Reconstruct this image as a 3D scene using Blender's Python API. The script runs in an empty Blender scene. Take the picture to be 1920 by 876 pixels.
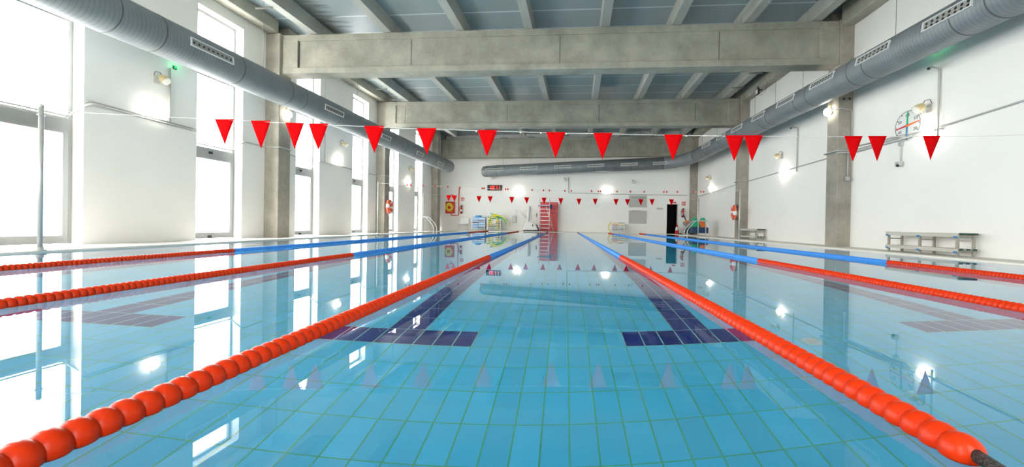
import bpy, bmesh, math, random
from mathutils import Vector, Matrix
random.seed(7)
SC = bpy.context.scene
COL = SC.collection

# ---------------------------------------------------------------- camera, sky, exposure
FPX, YAW, PITCH, ROLL, CH, SY, SX = 704.24, 0.0845402, -0.0064125, 0.0176935, 0.49535, -12.587, 38.488
_cy, _sy, _cp, _sp, _cr, _sr = (math.cos(YAW), math.sin(YAW), math.cos(PITCH), math.sin(PITCH), math.cos(ROLL), math.sin(ROLL))
_r0 = Vector((_cy, _sy, 0)); FW_ = Vector((-_sy*_cp, _cy*_cp, _sp)); _u0 = _r0.cross(FW_)
RT_ = _cr*_r0 + _sr*_u0; UP_ = -_sr*_r0 + _cr*_u0
EYE = Vector((0, 0, CH))
cam = bpy.data.objects.new('camera', bpy.data.cameras.new('camera')); COL.objects.link(cam)
cam.matrix_world = Matrix(((RT_.x, UP_.x, -FW_.x, 0), (RT_.y, UP_.y, -FW_.y, 0), (RT_.z, UP_.z, -FW_.z, CH), (0, 0, 0, 1)))
cam.data.sensor_width = 36; cam.data.lens = FPX*36/1920
cam.data.shift_x = -SX/1920; cam.data.shift_y = SY/1920
cam.data.clip_start = 0.05; cam.data.clip_end = 400
SC.camera = cam
SC.view_settings.view_transform = 'Standard'; SC.view_settings.look = 'None'
SC.view_settings.gamma = 1.0; SC.view_settings.use_curve_mapping = False
SC.view_settings.exposure = 1.68
SKY = 7.0
w = bpy.data.worlds.new('sky'); SC.world = w; w.use_nodes = True
w.node_tree.nodes['Background'].inputs[0].default_value = (1.0, 0.975, 0.94, 1)
w.node_tree.nodes['Background'].inputs[1].default_value = SKY
SC.cycles.use_denoising = True
SC.cycles.max_bounces = 14; SC.cycles.diffuse_bounces = 8; SC.cycles.glossy_bounces = 6
SC.cycles.transmission_bounces = 8; SC.cycles.transparent_max_bounces = 12
SC.cycles.sample_clamp_indirect = 12.0; SC.cycles.blur_glossy = 0.3
SC.cycles.caustics_reflective = False; SC.cycles.caustics_refractive = True
GLOBE_W = 13.0

# ---------------------------------------------------------------- planes of the hall
aL, bL, aR, bR = -10.45, 0.034, 8.0, 0.0345
fX, fY, fS = -9.5, 28.2, 0.085
DECK_L, DECK_R, DECK_F = -0.10, 0.0, 0.0
PXL, PXR = -7.0, 6.97                     # water edges
def near_y(x): return 0.45 + 0.07*x
def far_y(x): return 24.7 + 0.07*x
def ray(px, py): return RT_*((px-960-SX)/FPX) - UP_*((py-438-SY)/FPX) + FW_
def hitp(px, py, p0, n):
    d = ray(px, py); n = Vector(n); return EYE + d*((Vector(p0)-EYE).dot(n)/d.dot(n))
def atL(px, py, off=0): return hitp(px, py, (aL+off, 0, 0), (1, -bL, 0))
def atR(px, py, off=0): return hitp(px, py, (aR-off, 0, 0), (1, -bR, 0))
def atF(px, py, off=0): return hitp(px, py, (fX, fY-off, 0), (fS, 1, 0))
def atY(px, py, y): return hitp(px, py, (0, y, 0), (0, 1, 0))
def atX(px, py, x): return hitp(px, py, (x, 0, 0), (1, 0, 0))
def atZ(px, py, z): return hitp(px, py, (0, 0, z), (0, 0, 1))
class Fr:
    def __init__(s, o, u, v, w): s.o, s.u, s.v, s.w = Vector(o), Vector(u).normalized(), Vector(v).normalized(), Vector(w).normalized()
    def p(s, a, b, c): return s.o + s.u*a + s.v*b + s.w*c
W0 = Fr((0, 0, 0), (1, 0, 0), (0, 1, 0), (0, 0, 1))
def frL(y=0, z=0): return Fr((aL+bL*y, y, z), (bL, 1, 0), (1, -bL, 0), (0, 0, 1))     # u along wall, v into room, w up
def frR(y=0, z=0): return Fr((aR+bR*y, y, z), (bR, 1, 0), (-1, bR, 0), (0, 0, 1))
def frF(x=0, z=0): return Fr((x, fY-fS*(x-fX), z), (1, -fS, 0), (-fS, -1, 0), (0, 0, 1))
def frLp(p): return Fr(p, (bL, 1, 0), (1, -bL, 0), (0, 0, 1))
def frRp(p): return Fr(p, (bR, 1, 0), (-1, bR, 0), (0, 0, 1))
def frFp(p): return Fr(p, (1, -fS, 0), (-fS, -1, 0), (0, 0, 1))

# ---------------------------------------------------------------- mesh builder
class MB:
    def __init__(s): s.v, s.f, s.s, s.m, s.cur = [], [], [], [], 0
    def mat(s, i): s.cur = i; return s
    def add(s, vs, fs, smooth=False):
        b = len(s.v); s.v += [Vector(q) for q in vs]
        for f in fs: s.f.append([b+i for i in f]); s.s.append(smooth); s.m.append(s.cur)
        return s
    def hexa(s, q): return s.add(q, [(0, 3, 2, 1), (4, 5, 6, 7), (0, 1, 5, 4), (1, 2, 6, 5), (2, 3, 7, 6), (3, 0, 4, 7)])
    def box(s, a0, a1, b0, b1, c0, c1, fr=W0):
        return s.hexa([fr.p(a0, b0, c0), fr.p(a1, b0, c0), fr.p(a1, b1, c0), fr.p(a0, b1, c0), fr.p(a0, b0, c1), fr.p(a1, b0, c1), fr.p(a1, b1, c1), fr.p(a0, b1, c1)])
    def prism(s, poly, c0, c1, fr=W0):                  # poly in (a, w) extruded along v
        n = len(poly); q = [fr.p(a, c0, c) for a, c in poly] + [fr.p(a, c1, c) for a, c in poly]
        return s.add(q, [list(range(n)), list(range(2*n-1, n-1, -1))] + [(i, i+n, (i+1) % n+n, (i+1) % n) for i in range(n)])
    def tube(s, pts, r, n=8, caps=True, closed=False):
        pts = [Vector(p) for p in pts]; N = len(pts); q = []
        prev = None
        for i, p in enumerate(pts):
            a = pts[(i-1) % N] if (closed or i) else p; b = pts[(i+1) % N] if (closed or i < N-1) else p
            t = (b-a).normalized()
            if prev is None:
                x = t.cross(Vector((0, 0, 1)) if abs(t.z) < .9 else Vector((1, 0, 0))).normalized()
            else:
                x = (prev - t*prev.dot(t)).normalized()
            prev = x; y = t.cross(x)
            rr = r[i] if isinstance(r, (list, tuple)) else r
            q += [p + (x*math.cos(2*math.pi*k/n) + y*math.sin(2*math.pi*k/n))*rr for k in range(n)]
        fs = []
        for i in range(N if closed else N-1):
            j = (i+1) % N
            fs += [(i*n+k, i*n+(k+1) % n, j*n+(k+1) % n, j*n+k) for k in range(n)]
        s.add(q, fs, True)
        if caps and not closed:
            b = len(s.v)-len(q)
            s.f += [[b+k for k in range(n-1, -1, -1)], [b+(N-1)*n+k for k in range(n)]]; s.s += [False]*2; s.m += [s.cur]*2
        return s
    def lathe(s, prof, o, axis, n=24, smooth=True, caps=True):   # prof: (t along axis, radius)
        o = Vector(o); t = Vector(axis).normalized()
        x = t.cross(Vector((0, 0, 1)) if abs(t.z) < .9 else Vector((1, 0, 0))).normalized(); y = t.cross(x)
        q = []
        for a, r in prof:
            q += [o + t*a + (x*math.cos(2*math.pi*k/n)+y*math.sin(2*math.pi*k/n))*r for k in range(n)]
        N = len(prof)
        fs = [(i*n+k, i*n+(k+1) % n, (i+1)*n+(k+1) % n, (i+1)*n+k) for i in range(N-1) for k in range(n)]
        s.add(q, fs, smooth)
        if caps:
            b = len(s.v)-len(q)
            s.f += [[b+k for k in range(n-1, -1, -1)], [b+(N-1)*n+k for k in range(n)]]; s.s += [False]*2; s.m += [s.cur]*2
        return s
    def sph(s, c, rx, ry=None, rz=None, nu=16, nv=10):
        ry = ry or rx; rz = rz or rx; c = Vector(c); q = [c+Vector((0, 0, rz))]
        for i in range(1, nv):
            a = math.pi*i/nv
            q += [c+Vector((rx*math.sin(a)*math.cos(2*math.pi*k/nu), ry*math.sin(a)*math.sin(2*math.pi*k/nu), rz*math.cos(a))) for k in range(nu)]
        q.append(c-Vector((0, 0, rz))); L = len(q)-1
        fs = [(0, 1+k, 1+(k+1) % nu) for k in range(nu)]
        for i in range(nv-2): fs += [(1+i*nu+k, 1+(i+1)*nu+k, 1+(i+1)*nu+(k+1) % nu, 1+i*nu+(k+1) % nu) for k in range(nu)]
        fs += [(L, 1+(nv-2)*nu+(k+1) % nu, 1+(nv-2)*nu+k) for k in range(nu)]
        return s.add(q, fs, True)
    def build(s, name, mats, parent=None, origin=None, bevel=0, kind=None, label=None, cat=None, group=None):
        if parent is not None: o = Vector(parent['_o'])
        elif origin is not None: o = Vector(origin)
        else:
            xs = [p.x for p in s.v]; ys = [p.y for p in s.v]; zs = [p.z for p in s.v]
            o = Vector(((min(xs)+max(xs))/2, (min(ys)+max(ys))/2, min(zs)))
        me = bpy.data.meshes.new(name); me.from_pydata([p-o for p in s.v], [], s.f)
        for pl, sm, mi in zip(me.polygons, s.s, s.m): pl.use_smooth = sm; pl.material_index = mi
        for m_ in (mats if isinstance(mats, (list, tuple)) else [mats]): me.materials.append(m_)
        bm = bmesh.new(); bm.from_mesh(me); bmesh.ops.recalc_face_normals(bm, faces=bm.faces); bm.to_mesh(me); bm.free()
        ob = bpy.data.objects.new(name, me); COL.objects.link(ob)
        if parent is not None: ob.parent = parent
        else: ob.location = o
        ob['_o'] = list(o)
        if bevel:
            md = ob.modifiers.new('bevel', 'BEVEL'); md.width = bevel; md.segments = 2; md.limit_method = 'ANGLE'
        if kind: ob['kind'] = kind
        tag(ob, label, cat, group)
        return ob
def tag(o, label=None, cat=None, group=None):
    if label: o['label'] = label
    if cat: o['category'] = cat
    if group: o['group'] = group
    return o
def thing(name, loc, label=None, cat=None, group=None, kind=None):
    o = bpy.data.objects.new(name, None); COL.objects.link(o); o.location = loc; o.empty_display_size = 0.1
    o['_o'] = list(loc)
    if kind: o['kind'] = kind
    return tag(o, label, cat, group)
def dup(o, dloc, label=None, group=None):
    c = o.copy(); COL.objects.link(c); c.location = o.location + Vector(dloc)
    if label: c['label'] = label
    if group: c['group'] = group
    for ch in list(o.children):
        d = ch.copy(); COL.objects.link(d); d.parent = c
        for g in list(ch.children):
            e = g.copy(); COL.objects.link(e); e.parent = d
    return c
def arc_pts(c, u, v, r, a0, a1, n):
    c, u, v = Vector(c), Vector(u), Vector(v)
    return [c + u*r*math.cos(a0+(a1-a0)*i/n) + v*r*math.sin(a0+(a1-a0)*i/n) for i in range(n+1)]
def text_mesh(txt, size, fr, thick=0.004, name='text'):
    cu = bpy.data.curves.new(name, 'FONT'); cu.body = txt; cu.size = size; cu.align_x = 'CENTER'; cu.align_y = 'CENTER'; cu.extrude = thick/2
    ob = bpy.data.objects.new(name, cu); COL.objects.link(ob)
    bpy.context.view_layer.update()
    me = bpy.data.meshes.new_from_object(ob.evaluated_get(bpy.context.evaluated_depsgraph_get()))
    vs = [fr.p(v.co.x, v.co.z, v.co.y) for v in me.vertices]; fs = [list(p.vertices) for p in me.polygons]
    bpy.data.objects.remove(ob); bpy.data.meshes.remove(me); bpy.data.curves.remove(cu)
    return vs, fs

# ---------------------------------------------------------------- materials
def nt(name):
    m = bpy.data.materials.new(name); m.use_nodes = True
    return m, m.node_tree, m.node_tree.nodes['Principled BSDF']
def srgb(r, g, b):
    f = lambda c: (c/12.92 if c <= .04045 else ((c+.055)/1.055)**2.4)
    return (f(r/255), f(g/255), f(b/255), 1)
def mat(name, col, rough=.5, metal=0, noise=0, nscale=4, bump=0, bscale=30, spec=.5, sheen=0):
    m, t, p = nt(name)
    p.inputs['Roughness'].default_value = rough; p.inputs['Metallic'].default_value = metal
    p.inputs['Specular IOR Level'].default_value = spec
    p.inputs['Base Color'].default_value = col
    if noise or bump:
        tc = t.nodes.new('ShaderNodeTexCoord')
    if noise:
        n = t.nodes.new('ShaderNodeTexNoise'); n.inputs['Scale'].default_value = nscale; n.inputs['Detail'].default_value = 6
        r = t.nodes.new('ShaderNodeMapRange'); r.inputs[1].default_value = .3; r.inputs[2].default_value = .7
        r.inputs[3].default_value = 1-noise; r.inputs[4].default_value = 1+noise*.5
        mx = t.nodes.new('ShaderNodeVectorMath'); mx.operation = 'SCALE'; mx.inputs[0].default_value = col[:3]
        t.links.new(tc.outputs['Object'], n.inputs['Vector']); t.links.new(n.outputs[0], r.inputs[0])
        t.links.new(r.outputs[0], mx.inputs['Scale']); t.links.new(mx.outputs[0], p.inputs['Base Color'])
    if bump:
        n2 = t.nodes.new('ShaderNodeTexNoise'); n2.inputs['Scale'].default_value = bscale; n2.inputs['Detail'].default_value = 4
        b = t.nodes.new('ShaderNodeBump'); b.inputs['Strength'].default_value = bump; b.inputs['Distance'].default_value = .02
        t.links.new(tc.outputs['Object'], n2.inputs['Vector']); t.links.new(n2.outputs[0], b.inputs['Height']); t.links.new(b.outputs[0], p.inputs['Normal'])
    return m
def emit(name, col, strength):
    m, t, p = nt(name); p.inputs['Base Color'].default_value = (*col[:3], 1)
    p.inputs['Emission Color'].default_value = (*col[:3], 1); p.inputs['Emission Strength'].default_value = strength
    return m
def math_node(t, op, a, b=None, c=None):
    n = t.nodes.new('ShaderNodeMath'); n.operation = op
    for i, x in enumerate((a, b, c)):
        if x is None: continue
        if isinstance(x, (int, float)): n.inputs[i].default_value = x
        else: t.links.new(x, n.inputs[i])
    return n.outputs[0]
TW, TL, TX0, TV0, TSK = 0.1296, 0.2385, 0.43, 2.53, 0.11
def tile_mat(name, col, grout, var=.12, wall=False):
    m, t, p = nt(name)
    g = t.nodes.new('ShaderNodeNewGeometry'); sp = t.nodes.new('ShaderNodeSeparateXYZ'); t.links.new(g.outputs['Position'], sp.inputs[0])
    if wall:
        u = math_node(t, 'DIVIDE', math_node(t, 'ADD', sp.outputs[0], sp.outputs[1]), TL); v = math_node(t, 'DIVIDE', sp.outputs[2], TW)
    else:
        u = math_node(t, 'DIVIDE', math_node(t, 'SUBTRACT', sp.outputs[0], TX0), TW)
        v = math_node(t, 'DIVIDE', math_node(t, 'SUBTRACT', math_node(t, 'SUBTRACT', sp.outputs[1], TV0), math_node(t, 'MULTIPLY', sp.outputs[0], TSK)), TL)
    def edge(x, hw):
        f = math_node(t, 'FRACT', x); return math_node(t, 'LESS_THAN', math_node(t, 'MINIMUM', f, math_node(t, 'SUBTRACT', 1, f)), hw)
    e = math_node(t, 'MAXIMUM', edge(u, .03 if not wall else .012), edge(v, .013 if not wall else .026))
    cb = t.nodes.new('ShaderNodeCombineXYZ'); t.links.new(math_node(t, 'FLOOR', u), cb.inputs[0]); t.links.new(math_node(t, 'FLOOR', v), cb.inputs[1])
    wn = t.nodes.new('ShaderNodeTexWhiteNoise'); wn.noise_dimensions = '2D'; t.links.new(cb.outputs[0], wn.inputs['Vector'])
    k = math_node(t, 'MULTIPLY_ADD', wn.outputs['Value'], var, 1-var/2)
    sc = t.nodes.new('ShaderNodeVectorMath'); sc.operation = 'SCALE'; sc.inputs[0].default_value = col[:3]; t.links.new(k, sc.inputs['Scale'])
    mx = t.nodes.new('ShaderNodeMix'); mx.data_type = 'RGBA'; t.links.new(e, mx.inputs['Factor'])
    t.links.new(sc.outputs[0], mx.inputs['A']); mx.inputs['B'].default_value = grout
    t.links.new(mx.outputs['Result'], p.inputs['Base Color']); p.inputs['Roughness'].default_value = .35
    return m
M = {}
M['tile'] = tile_mat('pool_tile', (0.06, 0.50, 0.80, 1), (0.07, 0.40, 0.27, 1), .12)
M['tile_wall'] = tile_mat('pool_wall_tile', (0.055, 0.46, 0.80, 1), (0.06, 0.42, 0.42, 1), .1, True)
M['tile_dark'] = tile_mat('lane_mark_tile', (0.002, 0.018, 0.19, 1), (0.30, 0.62, 0.62, 1), .2)
def water_mat():
    m, t, p = nt('pool_water'); t.nodes.remove(p)
    g = t.nodes.new('ShaderNodeBsdfGlass'); g.inputs['IOR'].default_value = 1.333; g.inputs['Roughness'].default_value = 0
    g.inputs['Color'].default_value = (1, 1, 1, 1)
    t.links.new(g.outputs[0], t.nodes['Material Output'].inputs['Surface']); return m
M['water'] = water_mat()
def pane_mat():
    m, t, p = nt('window_glass'); t.nodes.remove(p)
    tr = t.nodes.new('ShaderNodeBsdfTransparent'); gl = t.nodes.new('ShaderNodeBsdfGlossy'); gl.inputs['Roughness'].default_value = .02
    tr.inputs[0].default_value = (.95, .97, .97, 1)
    fr = t.nodes.new('ShaderNodeFresnel'); fr.inputs[0].default_value = 1.45; mx = t.nodes.new('ShaderNodeMixShader')
    gg = t.nodes.new('ShaderNodeNewGeometry')
    t.links.new(math_node(t, 'MULTIPLY', fr.outputs[0], math_node(t, 'SUBTRACT', 1, gg.outputs['Backfacing'])), mx.inputs[0]); t.links.new(tr.outputs[0], mx.inputs[1]); t.links.new(gl.outputs[0], mx.inputs[2])
    t.links.new(mx.outputs[0], t.nodes['Material Output'].inputs['Surface']); return m
M['glass'] = pane_mat()
def wall_mat(name='painted_block', col=(.86, .845, .82)):
    m, t, p = nt(name); p.inputs['Roughness'].default_value = .45
    g = t.nodes.new('ShaderNodeNewGeometry'); sp = t.nodes.new('ShaderNodeSeparateXYZ'); t.links.new(g.outputs['Position'], sp.inputs[0])
    f = math_node(t, 'FRACT', math_node(t, 'DIVIDE', sp.outputs[2], .2)); e = math_node(t, 'LESS_THAN', f, .03)
    n = t.nodes.new('ShaderNodeTexNoise'); n.inputs['Scale'].default_value = .8; n.inputs['Detail'].default_value = 5; t.links.new(g.outputs['Position'], n.inputs['Vector'])
    k = math_node(t, 'SUBTRACT', math_node(t, 'MULTIPLY_ADD', n.outputs[0], .08, .95), math_node(t, 'MULTIPLY', e, .03))
    sc = t.nodes.new('ShaderNodeVectorMath'); sc.operation = 'SCALE'; sc.inputs[0].default_value = col; t.links.new(k, sc.inputs['Scale'])
    t.links.new(sc.outputs[0], p.inputs['Base Color']); return m
M['wall'] = wall_mat(); M['wall_far'] = wall_mat('painted_block_lifted', (.93, .915, .885))  # far wall: same paint, colour lifted to stand in for missing light
def concrete(name, col, amp=.22):
    m, t, p = nt(name); p.inputs['Roughness'].default_value = .8
    g = t.nodes.new('ShaderNodeNewGeometry')
    n1 = t.nodes.new('ShaderNodeTexNoise'); n1.inputs['Scale'].default_value = 1.1; n1.inputs['Detail'].default_value = 8; n1.inputs['Roughness'].default_value = .65
    n2 = t.nodes.new('ShaderNodeTexNoise'); n2.inputs['Scale'].default_value = 14; n2.inputs['Detail'].default_value = 5
    for n in (n1, n2): t.links.new(g.outputs['Position'], n.inputs['Vector'])
    mr = t.nodes.new('ShaderNodeMapRange'); mr.inputs[1].default_value = .35; mr.inputs[2].default_value = .68; mr.inputs[3].default_value = 1-amp; mr.inputs[4].default_value = 1.06
    t.links.new(n1.outputs[0], mr.inputs[0])
    k = math_node(t, 'MULTIPLY', mr.outputs[0], math_node(t, 'MULTIPLY_ADD', n2.outputs[0], .22, .89))
    sc = t.nodes.new('ShaderNodeVectorMath'); sc.operation = 'SCALE'; sc.inputs[0].default_value = col; t.links.new(k, sc.inputs['Scale'])
    t.links.new(sc.outputs[0], p.inputs['Base Color'])
    b = t.nodes.new('ShaderNodeBump'); b.inputs['Strength'].default_value = .25; b.inputs['Distance'].default_value = .01
    t.links.new(n2.outputs[0], b.inputs['Height']); t.links.new(b.outputs[0], p.inputs['Normal']); return m
M['concrete'] = concrete('concrete', (.40, .385, .32), .34)
M['joist'] = concrete('joist_concrete', (.44, .44, .40), .15)
M['column'] = concrete('column_concrete', (.38, .35, .295), .34)
def ceil_mat():
    m, t, p = nt('roof_panel'); p.inputs['Roughness'].default_value = .35; p.inputs['Metallic'].default_value = .0
    g = t.nodes.new('ShaderNodeNewGeometry'); sp = t.nodes.new('ShaderNodeSeparateXYZ'); t.links.new(g.outputs['Position'], sp.inputs[0])
    f = math_node(t, 'FRACT', math_node(t, 'DIVIDE', sp.outputs[1], 1.06)); e = math_node(t, 'LESS_THAN', f, .06)
    n = t.nodes.new('ShaderNodeTexNoise'); n.inputs['Scale'].default_value = .35; n.inputs['Detail'].default_value = 3; t.links.new(g.outputs['Position'], n.inputs['Vector'])
    cr = t.nodes.new('ShaderNodeMix'); cr.data_type = 'RGBA'; cr.inputs['A'].default_value = (.24, .32, .34, 1); cr.inputs['B'].default_value = (.36, .40, .41, 1)
    t.links.new(n.outputs[0], cr.inputs['Factor'])
    mx = t.nodes.new('ShaderNodeMix'); mx.data_type = 'RGBA'; t.links.new(e, mx.inputs['Factor']); t.links.new(cr.outputs['Result'], mx.inputs['A']); mx.inputs['B'].default_value = (.6, .66, .67, 1)
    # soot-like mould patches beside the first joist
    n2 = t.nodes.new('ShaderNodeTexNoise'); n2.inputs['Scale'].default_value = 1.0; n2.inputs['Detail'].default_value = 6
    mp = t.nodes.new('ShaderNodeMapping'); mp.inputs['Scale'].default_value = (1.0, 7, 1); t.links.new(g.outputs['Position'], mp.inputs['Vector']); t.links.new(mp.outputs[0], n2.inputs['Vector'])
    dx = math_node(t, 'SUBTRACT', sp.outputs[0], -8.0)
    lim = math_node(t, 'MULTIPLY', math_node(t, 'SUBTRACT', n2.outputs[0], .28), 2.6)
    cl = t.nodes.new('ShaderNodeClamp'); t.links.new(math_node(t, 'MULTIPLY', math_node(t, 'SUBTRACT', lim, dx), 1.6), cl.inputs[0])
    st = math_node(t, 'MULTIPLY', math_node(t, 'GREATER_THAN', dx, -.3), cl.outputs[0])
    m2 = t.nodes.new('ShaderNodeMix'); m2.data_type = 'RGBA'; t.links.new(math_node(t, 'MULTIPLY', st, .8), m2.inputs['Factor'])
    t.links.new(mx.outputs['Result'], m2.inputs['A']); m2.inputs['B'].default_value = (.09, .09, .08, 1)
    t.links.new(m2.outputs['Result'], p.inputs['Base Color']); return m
M['ceiling'] = ceil_mat()
def duct_mat(name, axis):
    m, t, p = nt(name); p.inputs['Metallic'].default_value = .35; p.inputs['Roughness'].default_value = .55
    p.inputs['Base Color'].default_value = (.30, .32, .33, 1)
    tc = t.nodes.new('ShaderNodeTexCoord'); sp = t.nodes.new('ShaderNodeSeparateXYZ'); t.links.new(tc.outputs['Object'], sp.inputs[0])
    a = math_node(t, 'ADD', sp.outputs[axis], math_node(t, 'MULTIPLY', sp.outputs[2], .12))
    f = math_node(t, 'FRACT', math_node(t, 'DIVIDE', a, .075)); h = math_node(t, 'LESS_THAN', f, .16)
    b = t.nodes.new('ShaderNodeBump'); b.inputs['Strength'].default_value = .25; b.inputs['Distance'].default_value = .01
    t.links.new(h, b.inputs['Height']); t.links.new(b.outputs[0], p.inputs['Normal'])
    n = t.nodes.new('ShaderNodeTexNoise'); n.inputs['Scale'].default_value = 2.5; n.inputs['Detail'].default_value = 6; t.links.new(tc.outputs['Object'], n.inputs['Vector'])
    mx = t.nodes.new('ShaderNodeMix'); mx.data_type = 'RGBA'; t.links.new(n.outputs[0], mx.inputs['Factor'])
    mx.inputs['A'].default_value = (.17, .195, .21, 1); mx.inputs['B'].default_value = (.30, .325, .34, 1); sv = t.nodes.new('ShaderNodeVectorMath'); sv.operation = 'SCALE'; t.links.new(mx.outputs['Result'], sv.inputs[0])
    t.links.new(math_node(t, 'MULTIPLY_ADD', h, -.22, 1.0), sv.inputs['Scale']); t.links.new(sv.outputs[0], p.inputs['Base Color'])
    return m
M['duct'] = duct_mat('spiral_duct', 1); M['duct_x'] = duct_mat('spiral_duct_end', 0)
M['seam'] = mat('duct_seam', (.10, .105, .11, 1), .6, .2)
M['inlet'] = mat('inlet_cover', (.30, .52, .58, 1), .4)
M['deck'] = mat('deck_tile', (.60, .58, .53, 1), .5, noise=.1, nscale=3)
M['coping'] = mat('coping', (.86, .80, .69, 1), .4, noise=.06)
M['alu'] = mat('aluminium_frame', (.32, .33, .33, 1), .4)
M['black'] = mat('black_plastic', (.02, .02, .022, 1), .4)
M['rubber'] = mat('gasket', (.05, .05, .06, 1), .6)
M['steel'] = mat('brushed_steel', (.58, .57, .55, 1), .35, .3)
M['conduit'] = mat('grey_conduit', (.42, .42, .41, 1), .45)
M['white'] = mat('white_plastic', (.82, .82, .81, 1), .4)
M['rope'] = mat('white_rope', (.80, .80, .78, 1), .7)
M['cable'] = mat('braided_steel_cable', (.07, .085, .085, 1), .35, .5, noise=.6, nscale=120, bump=.8, bscale=150)
M['red_bead'] = mat('red_float', (.62, .030, .0015, 1), .33, spec=.22)
M['blue_bead'] = mat('blue_float', (.045, .26, .76, 1), .3, spec=.3)
def flag_mat():
    m, t, p = nt('red_pennant'); p.inputs['Base Color'].default_value = (.80, .001, .004, 1); p.inputs['Roughness'].default_value = .8; p.inputs['Specular IOR Level'].default_value = .1
    tl = t.nodes.new('ShaderNodeBsdfTranslucent'); tl.inputs[0].default_value = (.8, .004, .008, 1)
    mx = t.nodes.new('ShaderNodeMixShader'); mx.inputs[0].default_value = .35
    t.links.new(p.outputs[0], mx.inputs[1]); t.links.new(tl.outputs[0], mx.inputs[2]); t.links.new(mx.outputs[0], t.nodes['Material Output'].inputs['Surface']); return m
M['flag'] = flag_mat()
M['red'] = mat('red_paint', (.62, .025, .02, 1), .35)
M['globe'] = emit('lit_globe', (1, .95, .84), GLOBE_W)
M['beige'] = mat('beige_enamel', (.62, .50, .28, 1), .4)
M['lens'] = mat('frosted_lens', (.80, .79, .72, 1), .25)
M['green_led'] = emit('green_lamp', (.01, .35, .08), .5)
M['led'] = emit('red_led', (1, .02, .012), 1.2)
M['grille_back'] = mat('grille_plate', (.30, .30, .28, 1), .5)
M['grille_frame'] = mat('grille_frame', (.66, .68, .68, 1), .4)
M['yellow'] = mat('yellow_foam', (.85, .75, .05, 1), .6)
M['green'] = mat('green_foam', (.02, .45, .22, 1), .6)
M['teal'] = mat('teal_foam', (.03, .52, .45, 1), .6)
M['orange'] = mat('orange_foam', (.85, .17, .03, 1), .6)
M['blue'] = mat('blue_foam', (.10, .40, .80, 1), .6)
M['navy'] = mat('navy_foam', (.012, .05, .14, 1), .6)
M['dark'] = mat('dark_foam', (.04, .05, .06, 1), .6)
M['pink'] = mat('red_mat', (.72, .10, .11, 1), .5, noise=.06)
M['bench'] = mat('grey_bench_slat', (.50, .49, .43, 1), .5)
M['bench_leg'] = mat('bench_leg_metal', (.36, .34, .29, 1), .45)
M['blue_cap'] = mat('blue_cap', (.04, .20, .45, 1), .4)
M['green_cap'] = mat('dark_green_cap', (.01, .06, .05, 1), .4)
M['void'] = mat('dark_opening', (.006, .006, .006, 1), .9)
M['buoy'] = mat('orange_buoy', (.82, .10, .03, 1), .4)
M['grey_panel'] = mat('grey_panel', (.50, .49, .46, 1), .5)
M['cream'] = mat('cream_cloth', (.66, .52, .32, 1), .8)
M['pipe_dark'] = mat('dark_pipe', (.22, .22, .20, 1), .5)

# ---------------------------------------------------------------- large structure
S = 'structure'
YN, ZT = -5.0, 7.15
WIN = [(-2.2, -0.8), (1.6, 3.0), (5.1, 7.15), (9.53, 10.95), (13.20, 14.48), (16.73, 18.03), (20.16, 21.23), (23.55, 24.62)]
WTOP = 6.42
mb = MB()
def lw(y0, y1, z0, z1): mb.hexa([frL(y0).p(0, -.45, z0), frL(y1).p(0, -.45, z0), frL(y1).p(0, 0, z0), frL(y0).p(0, 0, z0), frL(y0).p(0, -.45, z1), frL(y1).p(0, -.45, z1), frL(y1).p(0, 0, z1), frL(y0).p(0, 0, z1)])
e0 = YN
for a, b in WIN: lw(e0, a, -1.6, ZT+.1); e0 = b
lw(e0, 29.0, -1.6, ZT+.1)
for a, b in WIN: lw(a, b, WTOP, ZT+.1); lw(a, b, -1.6, DECK_L)
mb.build('wall_left', M['wall'], kind=S)
WINR = []; WIN_FILL = [(-5.0, -3.0), (1.5, 3.5)]  # near-wall windows, unseen behind the camera, added to light the hall from the front
def frN(x): return Fr((x, YN, 0), (1, 0, 0), (0, 1, 0), (0, 0, 1))
def wall_run(fn, e0, e1, wins, th, name):
    m = MB()
    def seg(a, b, z0, z1): m.hexa([fn(a).p(0, 0, z0), fn(a).p(0, -th, z0), fn(b).p(0, -th, z0), fn(b).p(0, 0, z0), fn(a).p(0, 0, z1), fn(a).p(0, -th, z1), fn(b).p(0, -th, z1), fn(b).p(0, 0, z1)])
    for a, b in wins: seg(e0, a, -1.6, ZT+.1); seg(a, b, WTOP, ZT+.1); seg(a, b, -1.6, DECK_L); e0 = b
    seg(e0, e1, -1.6, ZT+.1); return m.build(name, M['wall'], kind=S)
wall_run(frR, YN, 29, WINR, .45, 'wall_right')
dx0, dx1 = atF(1250, 420).x, atF(1270.5, 420).x; dz = 2.065
mb = MB()
for a, b, c, d in ((-10.4, dx0, -1.6, ZT+.1), (dx1, 9.6, -1.6, ZT+.1), (dx0, dx1, dz, ZT+.1), (dx0, dx1, -1.6, 0)):
    mb.hexa([frF(a).p(0, 0, c), frF(b).p(0, 0, c), frF(b).p(0, -.3, c), frF(a).p(0, -.3, c), frF(a).p(0, 0, d), frF(b).p(0, 0, d), frF(b).p(0, -.3, d), frF(a).p(0, -.3, d)])
mb.build('wall_far', M['wall_far'], kind=S)
wall_run(frN, -11, 9, WIN_FILL, .45, 'wall_near')
MB().box(-11, 9.6, YN-.3, 29.2, ZT, ZT+.15).build('ceiling', M['ceiling'], kind=S)
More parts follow.
